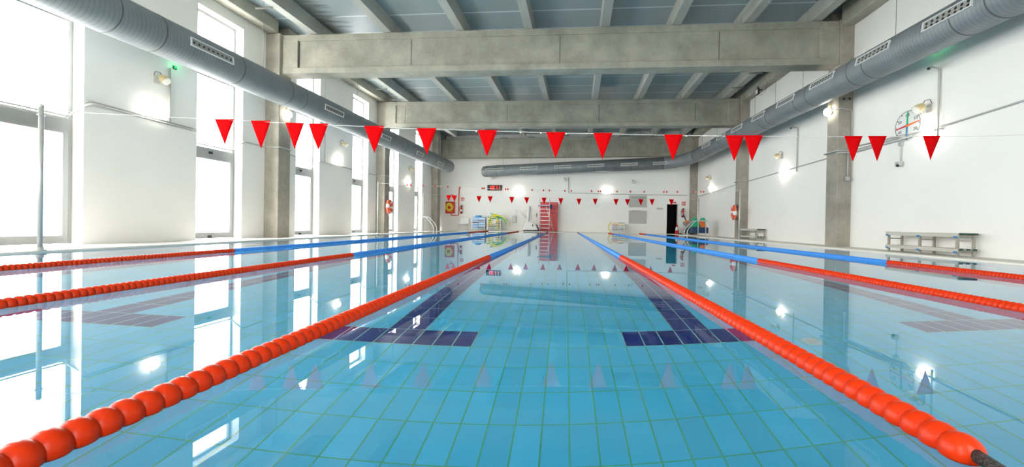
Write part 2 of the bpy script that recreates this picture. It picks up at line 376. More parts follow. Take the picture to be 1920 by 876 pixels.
# decks: the left one lies a little lower behind its raised kerb
mb = MB(); K = .26
mb.hexa([(-10.9, YN, -.5), (PXL-K, YN, -.5), (PXL-K, 30, -.5), (-9.3, 30, -.5), (-10.9, YN, DECK_L), (PXL-K, YN, DECK_L), (PXL-K, 30, DECK_L), (-9.3, 30, DECK_L)])
mb.hexa([(PXR+K, YN, -.5), (8.4, YN, -.5), (9.3, 30, -.5), (PXR+K, 30, -.5), (PXR+K, YN, DECK_R), (8.4, YN, DECK_R), (9.3, 30, DECK_R), (PXR+K, 30, DECK_R)])
mb.hexa([(PXL-K, far_y(PXL)+K, -.5), (PXR+K, far_y(PXR)+K, -.5), (PXR+K, 30, -.5), (PXL-K, 30, -.5), (PXL-K, far_y(PXL)+K, DECK_F), (PXR+K, far_y(PXR)+K, DECK_F), (PXR+K, 30, DECK_F), (PXL-K, 30, DECK_F)])
mb.hexa([(PXL-K, YN, -.5), (PXR+K, YN, -.5), (PXR+K, near_y(PXR)-K, -.5), (PXL-K, near_y(PXL)-K, -.5), (PXL-K, YN, 0), (PXR+K, YN, 0), (PXR+K, near_y(PXR)-K, 0), (PXL-K, near_y(PXL)-K, 0)])
mb.build('floor', M['deck'], kind=S)
LIP = .025
def lip(inner, outer, nm):
    m = MB()
    mid = [(Vector((*i, 0)).lerp(Vector((*o, 0)), .34)).to_2d() for i, o in zip(inner, outer)]
    def slab(p, q, z0): m.hexa([(p[0][0], p[0][1], z0), (p[1][0], p[1][1], z0), (q[1][0], q[1][1], z0), (q[0][0], q[0][1], z0), (p[0][0], p[0][1], LIP), (p[1][0], p[1][1], LIP), (q[1][0], q[1][1], LIP), (q[0][0], q[0][1], LIP)])
    slab(inner, mid, -.006); slab(mid, outer, -.35)
    m.build(nm, M['coping'], kind=S)
ci = [(PXL, near_y(PXL)), (PXR, near_y(PXR)), (PXR, far_y(PXR)), (PXL, far_y(PXL))]
co = [(PXL-K, near_y(PXL)-K), (PXR+K, near_y(PXR)-K), (PXR+K, far_y(PXR)+K), (PXL-K, far_y(PXL)+K)]
for k_ in range(4): lip([ci[k_], ci[(k_+1) % 4]], [co[k_], co[(k_+1) % 4]], 'trim_%d' % (k_+1))
PD = -1.0
cor = [(PXL, near_y(PXL)), (PXR, near_y(PXR)), (PXR, far_y(PXR)), (PXL, far_y(PXL))]
MB().hexa([(x, y, PD-.2) for x, y in cor]+[(x, y, PD) for x, y in cor]).build('pool_floor', M['tile'], kind=S)
mb = MB(); ctr = Vector((0, 13, 0))
for i in range(4):
    a, b = Vector((*cor[i], 0)), Vector((*cor[(i+1) % 4], 0)); n = (b-a).cross(Vector((0, 0, 1))).normalized()*.1
    mb.hexa([a+Vector((0, 0, PD-.2)), b+Vector((0, 0, PD-.2)), b+n+Vector((0, 0, PD-.2)), a+n+Vector((0, 0, PD-.2)), a+Vector((0, 0, -.006)), b+Vector((0, 0, -.006)), b+n+Vector((0, 0, -.006)), a+n+Vector((0, 0, -.006))])
mb.build('pool_wall', M['tile_wall'], kind=S)
# dark T-shaped lane marks laid in the floor tiling
def tv(k, x): return TV0 + k*TL + TSK*x
for i in range(-3, 4):
    x0 = TX0 + i*16*TW; mb = MB()
    if x0 + 8*TW > PXR or x0 < PXL: continue
    def slab(xa, xb, ka, kb):
        q = [(xa, tv(ka, xa)), (xb, tv(ka, xb)), (xb, tv(kb, xb)), (xa, tv(kb, xa))]
        mb.hexa([(x, y, PD-.02) for x, y in q]+[(x, y, PD+.002) for x, y in q])
    slab(x0, x0+8*TW, 0, 1); slab(x0+3*TW, x0+5*TW, 1, 86)
    slab(x0, x0+8*TW, 86, 87)
    mb.build('lane_marking', M['tile_dark'], kind=S)
# windows
def window(i, a, b, fn=None):
    fn = fn or frL
    f = fn(a); L = (fn(b).o-f.o).length; z0 = DECK_L+.02
    root = thing('window_%d' % i, f.p(L/2, -.34, z0), kind=S)
    v0, v1 = -.36, -.28
    m = MB()
    for q in ((0, .07, z0, WTOP), (L-.07, L, z0, WTOP)): m.box(q[0], q[1], v0, v1, q[2], q[3], f)
    for zc in ((z0, z0+.10), (2.30, 2.56), (4.60, 4.74), (WTOP-.08, WTOP)): m.box(.07, L-.07, v0, v1, zc[0], zc[1], f)
    m.build('frame', M['alu'], root)
    s0, s1 = z0+.10, 2.30                              # opening lower sash
    m = MB()
    for q in ((.07, .13, s0, s1), (L-.16, L-.07, s0, s1), (.13, L-.16, s0, s0+.07), (.13, L-.16, s1-.07, s1)): m.box(q[0], q[1], v0+.01, v1+.02, q[2], q[3], f)
    sash = m.build('sash', M['alu'], root)
    MB().box(L-.072, L-.062, v1-.005, v1+.012, s0, s1, f).build('gasket', M['rubber'], sash)
    for zc in (2.43, z0+.05): MB().box(L*.42, L*.42+.11, v1, v1+.02, zc-.035, zc+.035, f).build('latch', M['black'], root)
    MB().box(.05, .085, v1+.02, v1+.09, 1.12, 1.15, f).box(.05, .085, v1+.07, v1+.09, 1.0, 1.15, f).build('handle', M['alu'], sash)
    m = MB(); m.box(.13, L-.16, -.325, -.315, s0+.07, s1-.07, f); m.build('pane', M['glass'], root)
    for za, zb in ((2.56, 4.60), (4.74, WTOP-.08)): MB().box(.07, L-.07, -.325, -.315, za, zb, f).build('pane', M['glass'], root)
    lt = bpy.data.lights.new('sky_portal', 'AREA'); lt.shape = 'RECTANGLE'; lt.size = L; lt.size_y = WTOP-z0; lt.cycles.is_portal = True
    po = bpy.data.objects.new('sky_portal', lt); COL.objects.link(po)
    c = f.p(L/2, -.40, (z0+WTOP)/2); zx = -Vector(f.v); xx = Vector(f.u); yx = zx.cross(xx)
    po.matrix_world = Matrix(((xx.x, yx.x, zx.x, c.x), (xx.y, yx.y, zx.y, c.y), (xx.z, yx.z, zx.z, c.z), (0, 0, 0, 1)))
for i, (a, b) in enumerate(WIN): window(i+1, a, b)
for i, (a, b) in enumerate(WIN_FILL): window(i+20, a, b, frN)  # added fill windows, out of view in the near wall
for i, (a, b) in enumerate(WINR): window(i+30, a, b, frR)
# doorway in the far wall
root = thing('door_1', frF((dx0+dx1)/2).p(0, 0, 0), kind=S)
f = frF(dx0); L = (frF(dx1).o-f.o).length
MB().box(-.05, 0, -.1, .02, 0, dz+.05, f).box(L, L+.05, -.1, .02, 0, dz+.05, f).box(0, L, -.1, .02, dz, dz+.05, f).build('frame', M['white'], root)
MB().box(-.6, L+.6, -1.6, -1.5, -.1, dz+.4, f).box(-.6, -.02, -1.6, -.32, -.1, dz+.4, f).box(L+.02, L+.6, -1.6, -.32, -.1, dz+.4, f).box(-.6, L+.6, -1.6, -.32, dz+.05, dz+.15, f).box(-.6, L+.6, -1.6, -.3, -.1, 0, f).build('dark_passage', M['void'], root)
# columns
def column(y, side, xin, d=.5):
    fr = frL(y) if side < 0 else frR(y); wd = abs(xin-fr.o.x)
    MB().box(-.02, d, -.1, wd, -.15 if side < 0 else -.02, 6.72, fr).build('concrete_column', M['column'], kind=S, bevel=.02)
for y, x in ((4.9, -9.75), (11.81, -9.54), (18.83, -9.33), (26.31, -9.1)): column(y, -1, x)
for y, x in ((4.9, 7.75), (11.86, 8.03), (18.6, 8.26), (26.2, 8.52)): column(y, 1, x)
# main beams
def beam(yl, yr, xl, xr, z0, z1, jn):
    def bx(m, xa, xb, d0, d1, za, zb):
        g = lambda x: yl + (yr-yl)*(x-xl)/(xr-xl)
        m.hexa([(xa, g(xa)+d0, za), (xb, g(xb)+d0, za), (xb, g(xb)+d1, za), (xa, g(xa)+d1, za), (xa, g(xa)+d0, zb), (xb, g(xb)+d0, zb), (xb, g(xb)+d1, zb), (xa, g(xa)+d1, zb)])
    m = MB()
    bx(m, xl, xr, .07, .43, z0+.03, z1-.03); bx(m, xl, xr, 0, .5, z0, z0+.2); bx(m, xl, xr, .02, .48, z1-.2, z1)
    bx(m, xl, xl+.55, .004, .496, z0+.15, z1-.15); bx(m, xr-.55, xr, .004, .496, z0+.15, z1-.15)
    o = m.build('concrete_beam', M['concrete'], kind=S, bevel=.015)
    m = MB()
    for x in jn: bx(m, x, x+.012, .062, .08, z0+.22, z1-.22)
    m.build('formwork_joint', M['rubber'], o)
beam(5.0, 5.0, -9.75, 7.75, 5.4, 6.7, (-4, 1))
beam(11.87, 11.87, -9.54, 8.03, 5.40, 6.70, (-8.98, -5.1, -.25, 4.6))
beam(18.74, 18.74, -9.33, 8.26, 5.40, 6.70, (-8.3, -3.0, 1.6, 6.2))
beam(27.3, 26.15, -9.2, 8.55, 5.33, 6.68, (-6, -2.6, .6, 4.2))
# joists
JX = (-8.35, -5.8, -3.37, -1.15, 1.27, 3.43, 5.55, 7.5)
for y0, y1 in ((YN, 5.23), (5.25, 12.11), (12.13, 18.98), (19.0, 26.6)):
    for k, x in enumerate(JX):
        q = lambda y, a, z: (x+.034*(y-15)+a, y, z)
        MB().hexa([q(y0, -.13, 6.72), q(y0, .13, 6.72), q(y1, .13, 6.72), q(y1, -.13, 6.72), q(y0, -.15, ZT), q(y0, .15, ZT), q(y1, .15, ZT), q(y1, -.15, ZT)]).build('ceiling_joist', M['joist'], kind=S)
for fr, z0, wd in ((frL(YN), 6.74, .42), (frR(YN), 6.52, .36)):
    MB().box(0, 16.86, 0, wd, z0, ZT, fr).build('edge_beam', M['concrete'], kind=S, bevel=.03)
    MB().box(17.3, 33.0, 0, wd, z0, ZT, fr).build('edge_beam', M['concrete'], kind=S, bevel=.03)
for k, p in enumerate(((1410, 135), (1395, 172))): pass

# ---------------------------------------------------------------- the water
MB().add([(*c, 0) for c in cor], [(0, 1, 2, 3)]).build('pool_water', M['water'], kind='stuff', label='still clear water filling the tiled pool', cat='water')

def on_floor(px, py):
    d = ray(px, py).normalized(); W = EYE - d*(EYE.z/d.z); hz = math.hypot(d.x, d.y); s_ = hz/1.333; c_ = math.sqrt(1-s_*s_)
    return W + Vector((d.x/hz*s_, d.y/hz*s_, -c_))*(-PD/c_)
p = on_floor(1523, 641); root = thing('floor_inlet', (p.x, p.y, PD), 'round white water inlet cover on the pool floor right of the lane rope', 'pool inlet')
MB().lathe([(0, .062), (.008, .062), (.012, .052), (.012, .04)], (p.x, p.y, PD), (0, 0, 1), 28).build('cover', M['inlet'], root)
MB().lathe([(.008, .03), (.018, .026), (.019, .01)], (p.x, p.y, PD), (0, 0, 1), 20).build('cap', M['conduit'], root)

# ---------------------------------------------------------------- lane ropes
RBX = .0475; PITCH_B = .0465; BZ = .012
bead = MB().sph((0, 0, 0), .040, .036, .040, 22, 14)
bead_me = {}
for c in ('red', 'blue'):
    o = bead.build('bead_source', M[c+'_bead'], origin=(0, 0, 0)); bead_me[c] = o.data; bpy.data.objects.remove(o)
ROPES = [(-4.98, 2.85, 5.25, 19.2, 'farthest left lane rope of beads, red near the camera then blue'),
         (-2.985, 1.72, 5.08, 19.4, 'middle left lane rope of beads, red turning blue by the pennant line'),
         (-1.060, .62, 5.25, 21.0, 'big-beaded lane rope running from the bottom left corner, red then blue'),
         (.883, .915, 5.89, 22.6, 'big-beaded lane rope with bare cable end at the bottom right, red then blue'),
         (2.883, 2.60, 5.81, 22.3, 'middle right lane rope of beads, red at the right edge then blue'),
         (4.883, 4.42, 6.1, 23.0, 'farthest right lane rope of beads, reaching the edge below the near bench')]
PITCHES = (.039, .038, .045, .0475, .036, .036)
for (x, ys, t1, t2, lab), PITCH_B in zip(ROPES, PITCHES):
    yn, yf = near_y(x), far_y(x)
    y0 = .905 if abs(x-.883) < .01 else max(yn+.18, .45)
    root = thing('lane_rope', (x, yn, 0), lab, 'lane rope', 'lane ropes floating on the pool')
    MB().tube([(x, yn+.03, .006), (x, (yn+y0)/2, .004), (x, y0, .022)], .0145, 10).build('cable', M['cable'], root)
    MB().tube([(x, y0, BZ), (x, yf-.12, BZ)], .006, 6).tube([(x, yf-.12, BZ), (x, yf-.03, .01)], .006, 6).build('cable', M['rope'], root)
    n = int((yf-.1-y0)/PITCH_B); cnt = 0; rest = MB()
    lo = MB().sph((0, 0, 0), .040, PITCH_B*.78, .040, 12, 8)
    for k in range(n):
        y = y0 + k*PITCH_B; c = 'red' if (y < t1 or y > t2) else 'blue'
        if y >= ys-.03 and cnt < 100:
            cnt += 1; o = bpy.data.objects.new('bead', bead_me[c]); COL.objects.link(o); o.parent = root; o.location = (0, y-yn, BZ); o.scale = (1, PITCH_B*.78/.036, 1)
            o.rotation_euler = (random.uniform(-.05, .05), random.uniform(0, 6.28), random.uniform(-.04, .04))
        else:
            rest.mat(0 if c == 'red' else 1); rest.add([v+Vector((x, y, BZ)) for v in lo.v], lo.f, True)
    r = rest.build('bead_run', [M['red_bead'], M['blue_bead']], root, kind='stuff')

# ---------------------------------------------------------------- pennant lines
def pennant(p0, p1, tip, root, seed):
    p0, p1, tip = Vector(p0), Vector(p1), Vector(tip)
    up = Vector((0, 0, .006)); N = 8; vs = []; nrm = (p1-p0).cross(Vector((0, 0, 1))).normalized(); rnd = random.Random(seed); ph = rnd.uniform(0, 6)
    fs = []
    for side in (-1, 1):
        for j in range(N+1):
            v = j/N
            for i in range(5):
                u = i/4; a = p0.lerp(tip, v); b = p1.lerp(tip, v)
                q = a.lerp(b, u) + nrm*(side*.0012 + .012*math.sin(ph+3*u+2*v)*v*(1-v*.6)*(p1-p0).length/.3)
                if j == 0: q = q + up
                vs.append(q)
    K_ = (N+1)*5
    for s_ in (0, 1):
        for j in range(N):
            for i in range(4):
                a = s_*K_+j*5+i; fs.append((a, a+1, a+6, a+5) if s_ else (a, a+5, a+6, a+1))
    for j in range(N):
        for i in (0, 4):
            a = j*5+i; fs.append((a, a+5, K_+a+5, K_+a))
    for i in range(4): fs.append((i, i+1, K_+i+1, K_+i))
    m = MB(); m.add(vs, fs, True); L = (p1-p0)
    m.box(0, L.length, -.004, .004, -.006, .012, Fr(p0, L, nrm, Vector((0, 0, 1))))     # hem folded over the rope
    return m.build('pennant', M['flag'], root)
NP0, NS = 5.33, .127
def onN(px, py): return hitp(px, py, (0, NP0, 0), (-NS, 1, 0))
NEARF = [(403, 438, 225, 421.5, 271), (471, 507, 228, 489.5, 278), (536, 570, 232, 552.5, 279), (579, 615, 233.5, 597, 282), (683, 720, 238, 702, 287),
         (782, 818, 242, 800.5, 290.5), (896, 932, 245.5, 913, 293.5), (1024.5, 1060, 249.5, 1041.5, 297), (1113, 1148, 251, 1129.5, 299), (1245.5, 1280.5, 254, 1261.5, 301),
         (1361, 1395, 255.5, 1376.5, 302), (1395.5, 1430, 255.5, 1410, 302), (1583.5, 1617, 256.5, 1599, 302), (1628, 1662, 256.5, 1644.5, 302), (1730.5, 1763, 256, 1744.5, 301)]
P_NL = Vector((-7.03, 4.48, 0)); P_NR = Vector((7.10, NP0+NS*7.1, 0))
pts = [onN(82, 207), onN(260, 217)]
for f_ in NEARF: pts += [onN((f_[0]+f_[1])/2, f_[2])]
pts += [onN(1860, 255), onN(1920, 252.5), Vector((7.10, NP0+NS*7.1, 1.93))]
root = thing('pennant_line', (0, NP0, 1.7), 'nearer line of red pennants strung high across the pool', 'pennants')
MB().tube(pts, .004, 6).build('rope', M['rope'], root)
for i, f_ in enumerate(NEARF): pennant(onN(f_[0], f_[2]), onN(f_[1], f_[2]), onN(f_[3], f_[4]), root, i)
m = MB()
for px, py in ((893, 246.5), (976, 248.5), (1014, 250), (1061, 251), (1287, 255), (571, 233.5)): m.sph(onN(px, py), .012, nu=8, nv=6)
m.build('rope_knot', M['rope'], root)
FP0, FS = 20.33, .10
def onFp(px, py): return hitp(px, py, (0, FP0, 0), (-FS, 1, 0))
FARF = [(841, 366.3), (852, 366.8), (898, 368), (919, 368.3), (959.5, 369.6), (987.5, 370.5), (1020, 371), (1051.5, 372), (1085.5, 373), (1116, 373), (1155, 373.6), (1176.5, 373.8), (1201.5, 373.8), (1222.5, 373.8), (1259, 374)]
root = thing('pennant_line', (0, FP0, 1.7), 'farther line of small red pennants above the far pool end', 'pennants')
pl_ = atX(795, 364, -7.05); pr_ = atX(1309, 373, 7.05)
MB().tube([pl_] + [onFp(a, b) for a, b in FARF] + [pr_], .005, 6).build('rope', M['rope'], root)
for i, (a, b) in enumerate(FARF): pennant(onFp(a-4.7, b), onFp(a+4.7, b), onFp(a+.2, b+12), root, 50+i)
ML, MR = atX(711, 343, -7.05), atX(1386, 358, 7.05)
def onM(px, py): return hitp(px, py, ML, ((MR-ML).y, -(MR-ML).x, 0))
DOTS = [(763.5, 347), (770.5, 347.3), (793, 348.3), (815.5, 349), (839.5, 350.4), (862, 351.8), (904.5, 353.3), (908, 353.3), (948, 355), (952, 355), (997.6, 356.3), (1019, 357), (1030, 357.2), (1059, 358), (1071, 358), (1109, 358.5), (1122, 359), (1126, 359), (1157, 359.2), (1182, 359.4), (1208, 359.7), (1244.5, 360), (1250, 360), (1270, 360), (1300, 360), (1314.5, 359.8), (1319, 359.8)]
root = thing('float_line', (ML+MR)/2, 'false-start rope with tiny red floats between the middle posts', 'rope')
MB().tube([ML]+[onM(a, b) for a, b in DOTS]+[MR], .005, 6).build('rope', M['rope'], root)
for a, b in DOTS:
    MB().sph(onM(a, b), .030, .030, .042, 10, 8).build('float', M['red'], root)
def post(base, h, lab, tilt=(0, 0)):
    b = Vector(base); root = thing('steel_post', b, lab, 'post', 'posts holding the pool ropes')
    t = b + Vector((tilt[0], tilt[1], h))
    MB().tube([b, t], .026, 12).build('pole', M['steel'], root)
    MB().lathe([(-.06, .022), (0, .022), (.0, .026), (.04, .026), (.04, .018), (.05, .012)], t, (0, 0, 1), 12).lathe([(-.10, .038), (-.085, .038)], t, (0, 0, 1), 12).build('cap', M['steel'], root)
    MB().lathe([(0, .06), (.012, .06), (.012, .04), (.05, .034)], b, (0, 0, 1), 16).build('base', M['steel'], root)
post((-7.035, 4.48, LIP), 1.92, 'nearest steel post on the left kerb, before the first window')
post((7.10, NP0+NS*7.1, LIP), 1.92, 'steel post on the right kerb holding the right end of the near pennant line')
post((-7.08, ML.y, LIP), ML.z-LIP, 'slim white post on the left kerb in front of the second column')
post((7.08, MR.y, LIP), MR.z-LIP, 'slim post on the right kerb beside the lifebuoy')
post((-7.08, pl_.y, LIP), pl_.z-LIP, 'farthest thin post on the left kerb beside the ladder')
post((7.08, pr_.y, LIP), pr_.z-LIP, 'farthest post on the right kerb, in front of the right ladder')

# ---------------------------------------------------------------- ventilation ducts
def cyl_hit(px, py, A, D, R):
    d = ray(px, py); d.normalize(); o = EYE-A; dd = d-D*d.dot(D); oo = o-D*o.dot(D)
    a = dd.dot(dd); b = 2*dd.dot(oo); c = oo.dot(oo)-R*R; q = max(b*b-4*a*c, 0); t = (-b-math.sqrt(q))/(2*a); return EYE+d*t
def grille(root, A, D, R, e0, e1, hh=.075, rows=2):
    p0, p1 = cyl_hit(*e0, A, D, R), cyl_hit(*e1, A, D, R)
    t0, t1 = (p0-A).dot(D), (p1-A).dot(D)
    if t0 > t1: t0, t1 = t1, t0
    pm = (p0+p1)/2; n = pm-A; n = (n-D*n.dot(D)).normalized(); v = D.cross(n); v = -v if v.z < 0 else v
    fr = Fr(A+D*t0+n*(R+.006), D, n, v); L = t1-t0
    g = MB()
    for q in ((-.02, L+.02, -hh-.02, -hh), (-.02, L+.02, hh, hh+.02), (-.02, 0, -hh, hh), (L, L+.02, -hh, hh)): g.box(q[0], q[1], -.03, .022, q[2], q[3], fr)
    g = g.build('grille', M['grille_frame'], root)
    m = MB().box(0, L, -.03, -.002, -hh, hh, fr).mat(1); n_ = max(5, int(L/.11))
    for i in range(n_):
        for r in range(rows):
            zc = 0 if rows == 1 else (-hh/2 if r == 0 else hh/2)
            q = fr.p(L*(i+.5)/n_, 0, zc); m.lathe([(-.006, .026), (.003, .026)], q, n, 10)
    m.build('grille_plate', [M['grille_back'], M['black']], g)
def rings(root, A, D, R, ts):
    for t in ts:
        MB().lathe([(-.012, R-.004), (-.012, R+.004), (.012, R+.004), (.012, R-.004)], A+D*t, D, 40, caps=False).build('joint_ring', M['seam'], root)
def rods(root, pts):
    for p in pts:
        MB().tube([p, (p[0], p[1], ZT-.02)], .006, 6).box(p[0]-.26, p[0]+.26, p[1]-.02, p[1]+.02, 6.66, 6.70).build('hanger_rod', M['pipe_dark'], root)
RL = .415
A = atZ(329, 81, 4.5); B = atZ(842, 313, 4.5); D = (B-A).normalized(); A0 = A + D*((-4.8-A.y)/D.y); L = (B-A0).length
root = thing('ventilation_duct', A0+D*L/2, 'long round spiral duct hung along the left window wall', 'air duct')
MB().lathe([(0, RL), (L*.25, RL), (L*.5, RL), (L*.75, RL), (L-.08, RL), (L-.02, RL*.97), (L, RL*.9), (L+.03, RL*.5), (L+.035, .01)], A0, D, 48).build('pipe', M['duct'], root)
for e in (((359, 79), (436, 113)), ((610, 202), (643.5, 214)), ((716, 254), (732, 261)), ((782, 286), (793, 291)), ((821, 305), (831, 309))): grille(root, A0, D, RL, *e, rows=1 if e[0][0] < 700 else 1)
tt = lambda y: (y-A0.y)/D.y
rings(root, A0, D, RL, [tt(y) for y in (1.5, 4.3, 6.6, 7.4, 9.3, 11.0, 11.6, 13.4, 15.2, 17.4, 18.9, 20.6, 22.8, 24.6)])
rods(root, [A0+D*tt(y)+Vector((.0, 0, RL)) for y in (6.9, 10.3, 13.0, 15.0, 16.9, 18.4, 21.5, 24.5)])
RR = .365
A = atZ(1760, 59, 4.5); B = atY(1307, 291, 22.5); D = (B-A).normalized(); A0 = A + D*((-4.8-A.y)/D.y); L = (B-A0).length
root = thing('ventilation_duct', A0+D*L/2, 'long round spiral duct along the right wall bending across the far end', 'air duct')
C1, C2 = atY(1245, 306, 25.2), atY(905, 322, 27.05)
D2 = (C2-C1).normalized(); R2 = .40
path = [A0, A0+D*L*.5, B-D*.3, B+D*.15, B+D*.55+D2*.15, C1-D2*1.2+Vector((.42, -.25, 0)), C1-D2*.35+Vector((.04, -.03, 0)), C1]
MB().tube([A0, A0+D*L*.3, A0+D*L*.6, B], RR, 40).build('pipe', M['duct'], root)
bz = [B, B+D*.8, C1-D2*1.0, C1]
bend = [(bz[0]*(1-t)**3 + bz[1]*3*t*(1-t)**2 + bz[2]*3*t*t*(1-t) + bz[3]*t**3) for t in [i/10 for i in range(11)]]
MB().tube(bend, [RR+(R2-RR)*i/10 for i in range(11)], 40).build('elbow', M['duct'], root)
LL = (C2-C1).length
MB().lathe([(0, R2), (LL*.5, R2), (LL-.35, R2), (LL-.12, R2*.95), (LL, R2*.7), (LL+.03, R2*.3), (LL+.035, .01)], C1, D2, 40).build('end_pipe', M['duct_x'], root)
for e in (((1733, 48), (1822, 6)), ((1608, 114), (1666, 87)), ((1521, 161), (1562, 142)), ((1458, 197), (1488, 183)), ((1411, 224), (1432.5, 213)), ((1373, 245), (1391, 236.5)), ((1344, 261), (1359, 253)), ((1317, 276), (1331, 269))): grille(root, A0, D, RR, *e)
for e in (((911, 318.5), (943, 317.3)), ((976, 316), (1007, 315)), ((1040, 313), (1070, 312.5)), ((1102.5, 311), (1132, 310)), ((1164.5, 308.5), (1195, 308)), ((1225, 306.5), (1255, 305.5))): grille(root, C1, D2, R2, *e, hh=.07, rows=1)
tt = lambda y: (y-A0.y)/D.y
rings(root, A0, D, RR, [tt(y) for y in (3.0, 5.2, 7.0, 7.6, 9.7, 10.2, 11.9, 12.5, 14.2, 14.7, 16.6, 18.6, 20.5, 22.3)])
rings(root, C1, D2, R2, [.1, 2.1, 4.5, 6.9, 9.3, 11.4, LL-.4])
rods(root, [A0+D*tt(y)+Vector((0, 0, RR)) for y in (7.4, 9.2, 12.6, 14.2, 15.7, 17.3, 19.6, 21.7)] + [C1+D2*t+Vector((0, 0, R2)) for t in (1.5, 4, 6.5, 9, 11)])

# ---------------------------------------------------------------- wall lamps and floodlights
def globe(fr, lab, r=.135):
    root = thing('wall_lamp', fr.o, lab, 'lamp', 'lit round wall lamps')
    MB().lathe([(0, .10), (.03, .10), (.05, .085)], fr.o, fr.v, 24).box(-.02, .02, .0, .06, .09, .2, fr).build('base', M['beige'], root)
    MB().lathe([(.045, .09), (.06, r*.98), (.09, r), (.13, r*.86), (.16, r*.58), (.18, r*.22), (.183, .01)], fr.o, fr.v, 28).build('globe', M['globe'], root)
WHL = ['nearest lit round lamp on the left wall, by the first wide pier', 'lit round lamp on the side of the nearer left column', 'lit round lamp on the left pier behind the fourth near pennant', 'farthest lit round lamp on the left wall near the lifebuoy']
for (px, py), lb in zip(((288, 207), (635, 300), (765, 340)), (WHL[0], WHL[2], WHL[3])): globe(frLp(atL(px, py)), lb, .12)
p = hitp(543, 219, (0, 12.35, 0), (0, 1, 0)); globe(Fr((-9.53, 12.1, p.z), (0, 1, 0), (1, 0, 0), (0, 0, 1)), WHL[1], .12)
for (px, py), lb in zip(((1748, 247), (1471, 321), (1334, 353)), ('brightest round lamp on the right wall beside the pace clock', 'lit round lamp on the right wall between the two columns', 'lit round lamp on the right wall beyond the lifebuoy column')): globe(frRp(atR(px, py)), lb, .12)
p = atX(1557, 210, 8.02); globe(Fr(p, (0, 1, 0), (-1, 0, 0), (0, 0, 1)), 'lit round lamp on the inner face of the nearer right column', .12)
for (px, py), lb in zip(((972, 358), (1138, 358)), ('lit round lamp on the far wall right of the digital clock', 'lit round lamp on the far wall above the coloured float rack')): globe(frFp(atF(px, py)), lb, .13)
def flood(fr, lab, k=1.0, dirv=(.35, 1, -.45)):
    root = thing('projector_lamp', fr.o, lab, 'floodlight', 'beige projector lamps high on the walls')
    MB().box(-.07, .07, 0, .015, -.09, .09, fr).box(-.012, .012, .0, .24*k, -.02, .02, fr).build('bracket', M['steel'], root)
    ax = (fr.u*dirv[0]+fr.v*dirv[1]+fr.w*dirv[2]).normalized(); k *= .85; c = fr.p(0, .23*k, .02)
    MB().lathe([(-.10*k, .03*k), (-.09*k, .075*k), (-.04*k, .10*k), (.04*k, .115*k), (.12*k, .12*k)], c, ax, 24).build('housing', M['beige'], root)
    MB().lathe([(.115*k, .112*k), (.125*k, .112*k), (.132*k, .09*k)], c, ax, 24).build('lens', M['lens'], root)
    MB().tube([fr.p(-.08, .02, .09), fr.p(-.1, .08, .17), fr.p(-.02, .12, .17), fr.p(0, .13, .12)], .008, 6).build('cable', M['rubber'], root)
for (px, py), lb in zip(((294, 150), (639, 271), (767, 317)), ('beige projector lamp above the nearest left wall lamp', 'beige projector lamp on the left pier above the fourth pennant', 'beige projector lamp on the far left pier by the windows')): flood(frLp(atL(px, py)), lb, 1.0, (.12, 1, -.75))
for (px, py), lb in zip(((1743, 203), (1467, 293), (1333, 334)), ('beige projector lamp right of the pace clock', 'beige projector lamp on the right wall between the columns', 'beige projector lamp on the right wall beyond the second column')): flood(frRp(atR(px, py)), lb, 1.0, (.12, 1, -.75))
for (px, py), lb in zip(((923, 335), (1060, 338), (1188, 342)), ('beige projector lamp on the far wall above the digital clock', 'beige projector lamp in the middle of the far wall', 'beige projector lamp on the far wall above the grey panels')): flood(frFp(atF(px, py)), lb, 1.0, (.1, 1, -.6))
p = atR(1421, 172, .62); root = thing('black_floodlight', p, 'small black floodlight on the right edge beam by the second beam', 'floodlight')
f = frRp(p)
MB().box(-.12, .12, -.02, .05, -.13, .12, f).build('housing', M['black'], root, bevel=.01)
MB().box(-.09, .09, .05, .056, -.10, .08, f).build('lens', M['lens'], root)
MB().box(-.02, .02, -.16, -.0, .05, .09, f).box(-.02, .02, -.02, .02, .05, .22, f).build('bracket', M['black'], root)
MB().tube([f.p(0, -.02, -.1), f.p(-.15, -.08, -.2), f.p(-.4, -.12, -.1), f.p(-.5, -.14, .25)], .006, 6).build('cable', M['black'], root)
for fr, lb in ((frLp(atL(327, 127)), 'small green signal lamp on the left wall under the duct'), (frRp(atR(1759, 94)), 'small green signal lamp on the right wall under the duct')):
    root = thing('signal_lamp', fr.o, lb, 'lamp', 'green signal lamps')
    MB().box(-.04, .04, 0, .03, -.04, .04, fr).build('base', M['rubber'], root)
    MB().lathe([(.03, .032), (.05, .032), (.062, .02), (.065, .005)], fr.o, fr.v, 16).build('lens', M['green_led'], root)
    pl = bpy.data.lights.new('signal_glow', 'POINT'); pl.energy = .35; pl.color = (.12, 1, .35); pl.shadow_soft_size = .03
    po = bpy.data.objects.new('signal_glow', pl); COL.objects.link(po); po.parent = root; po.location = fr.v*.16+fr.w*.06

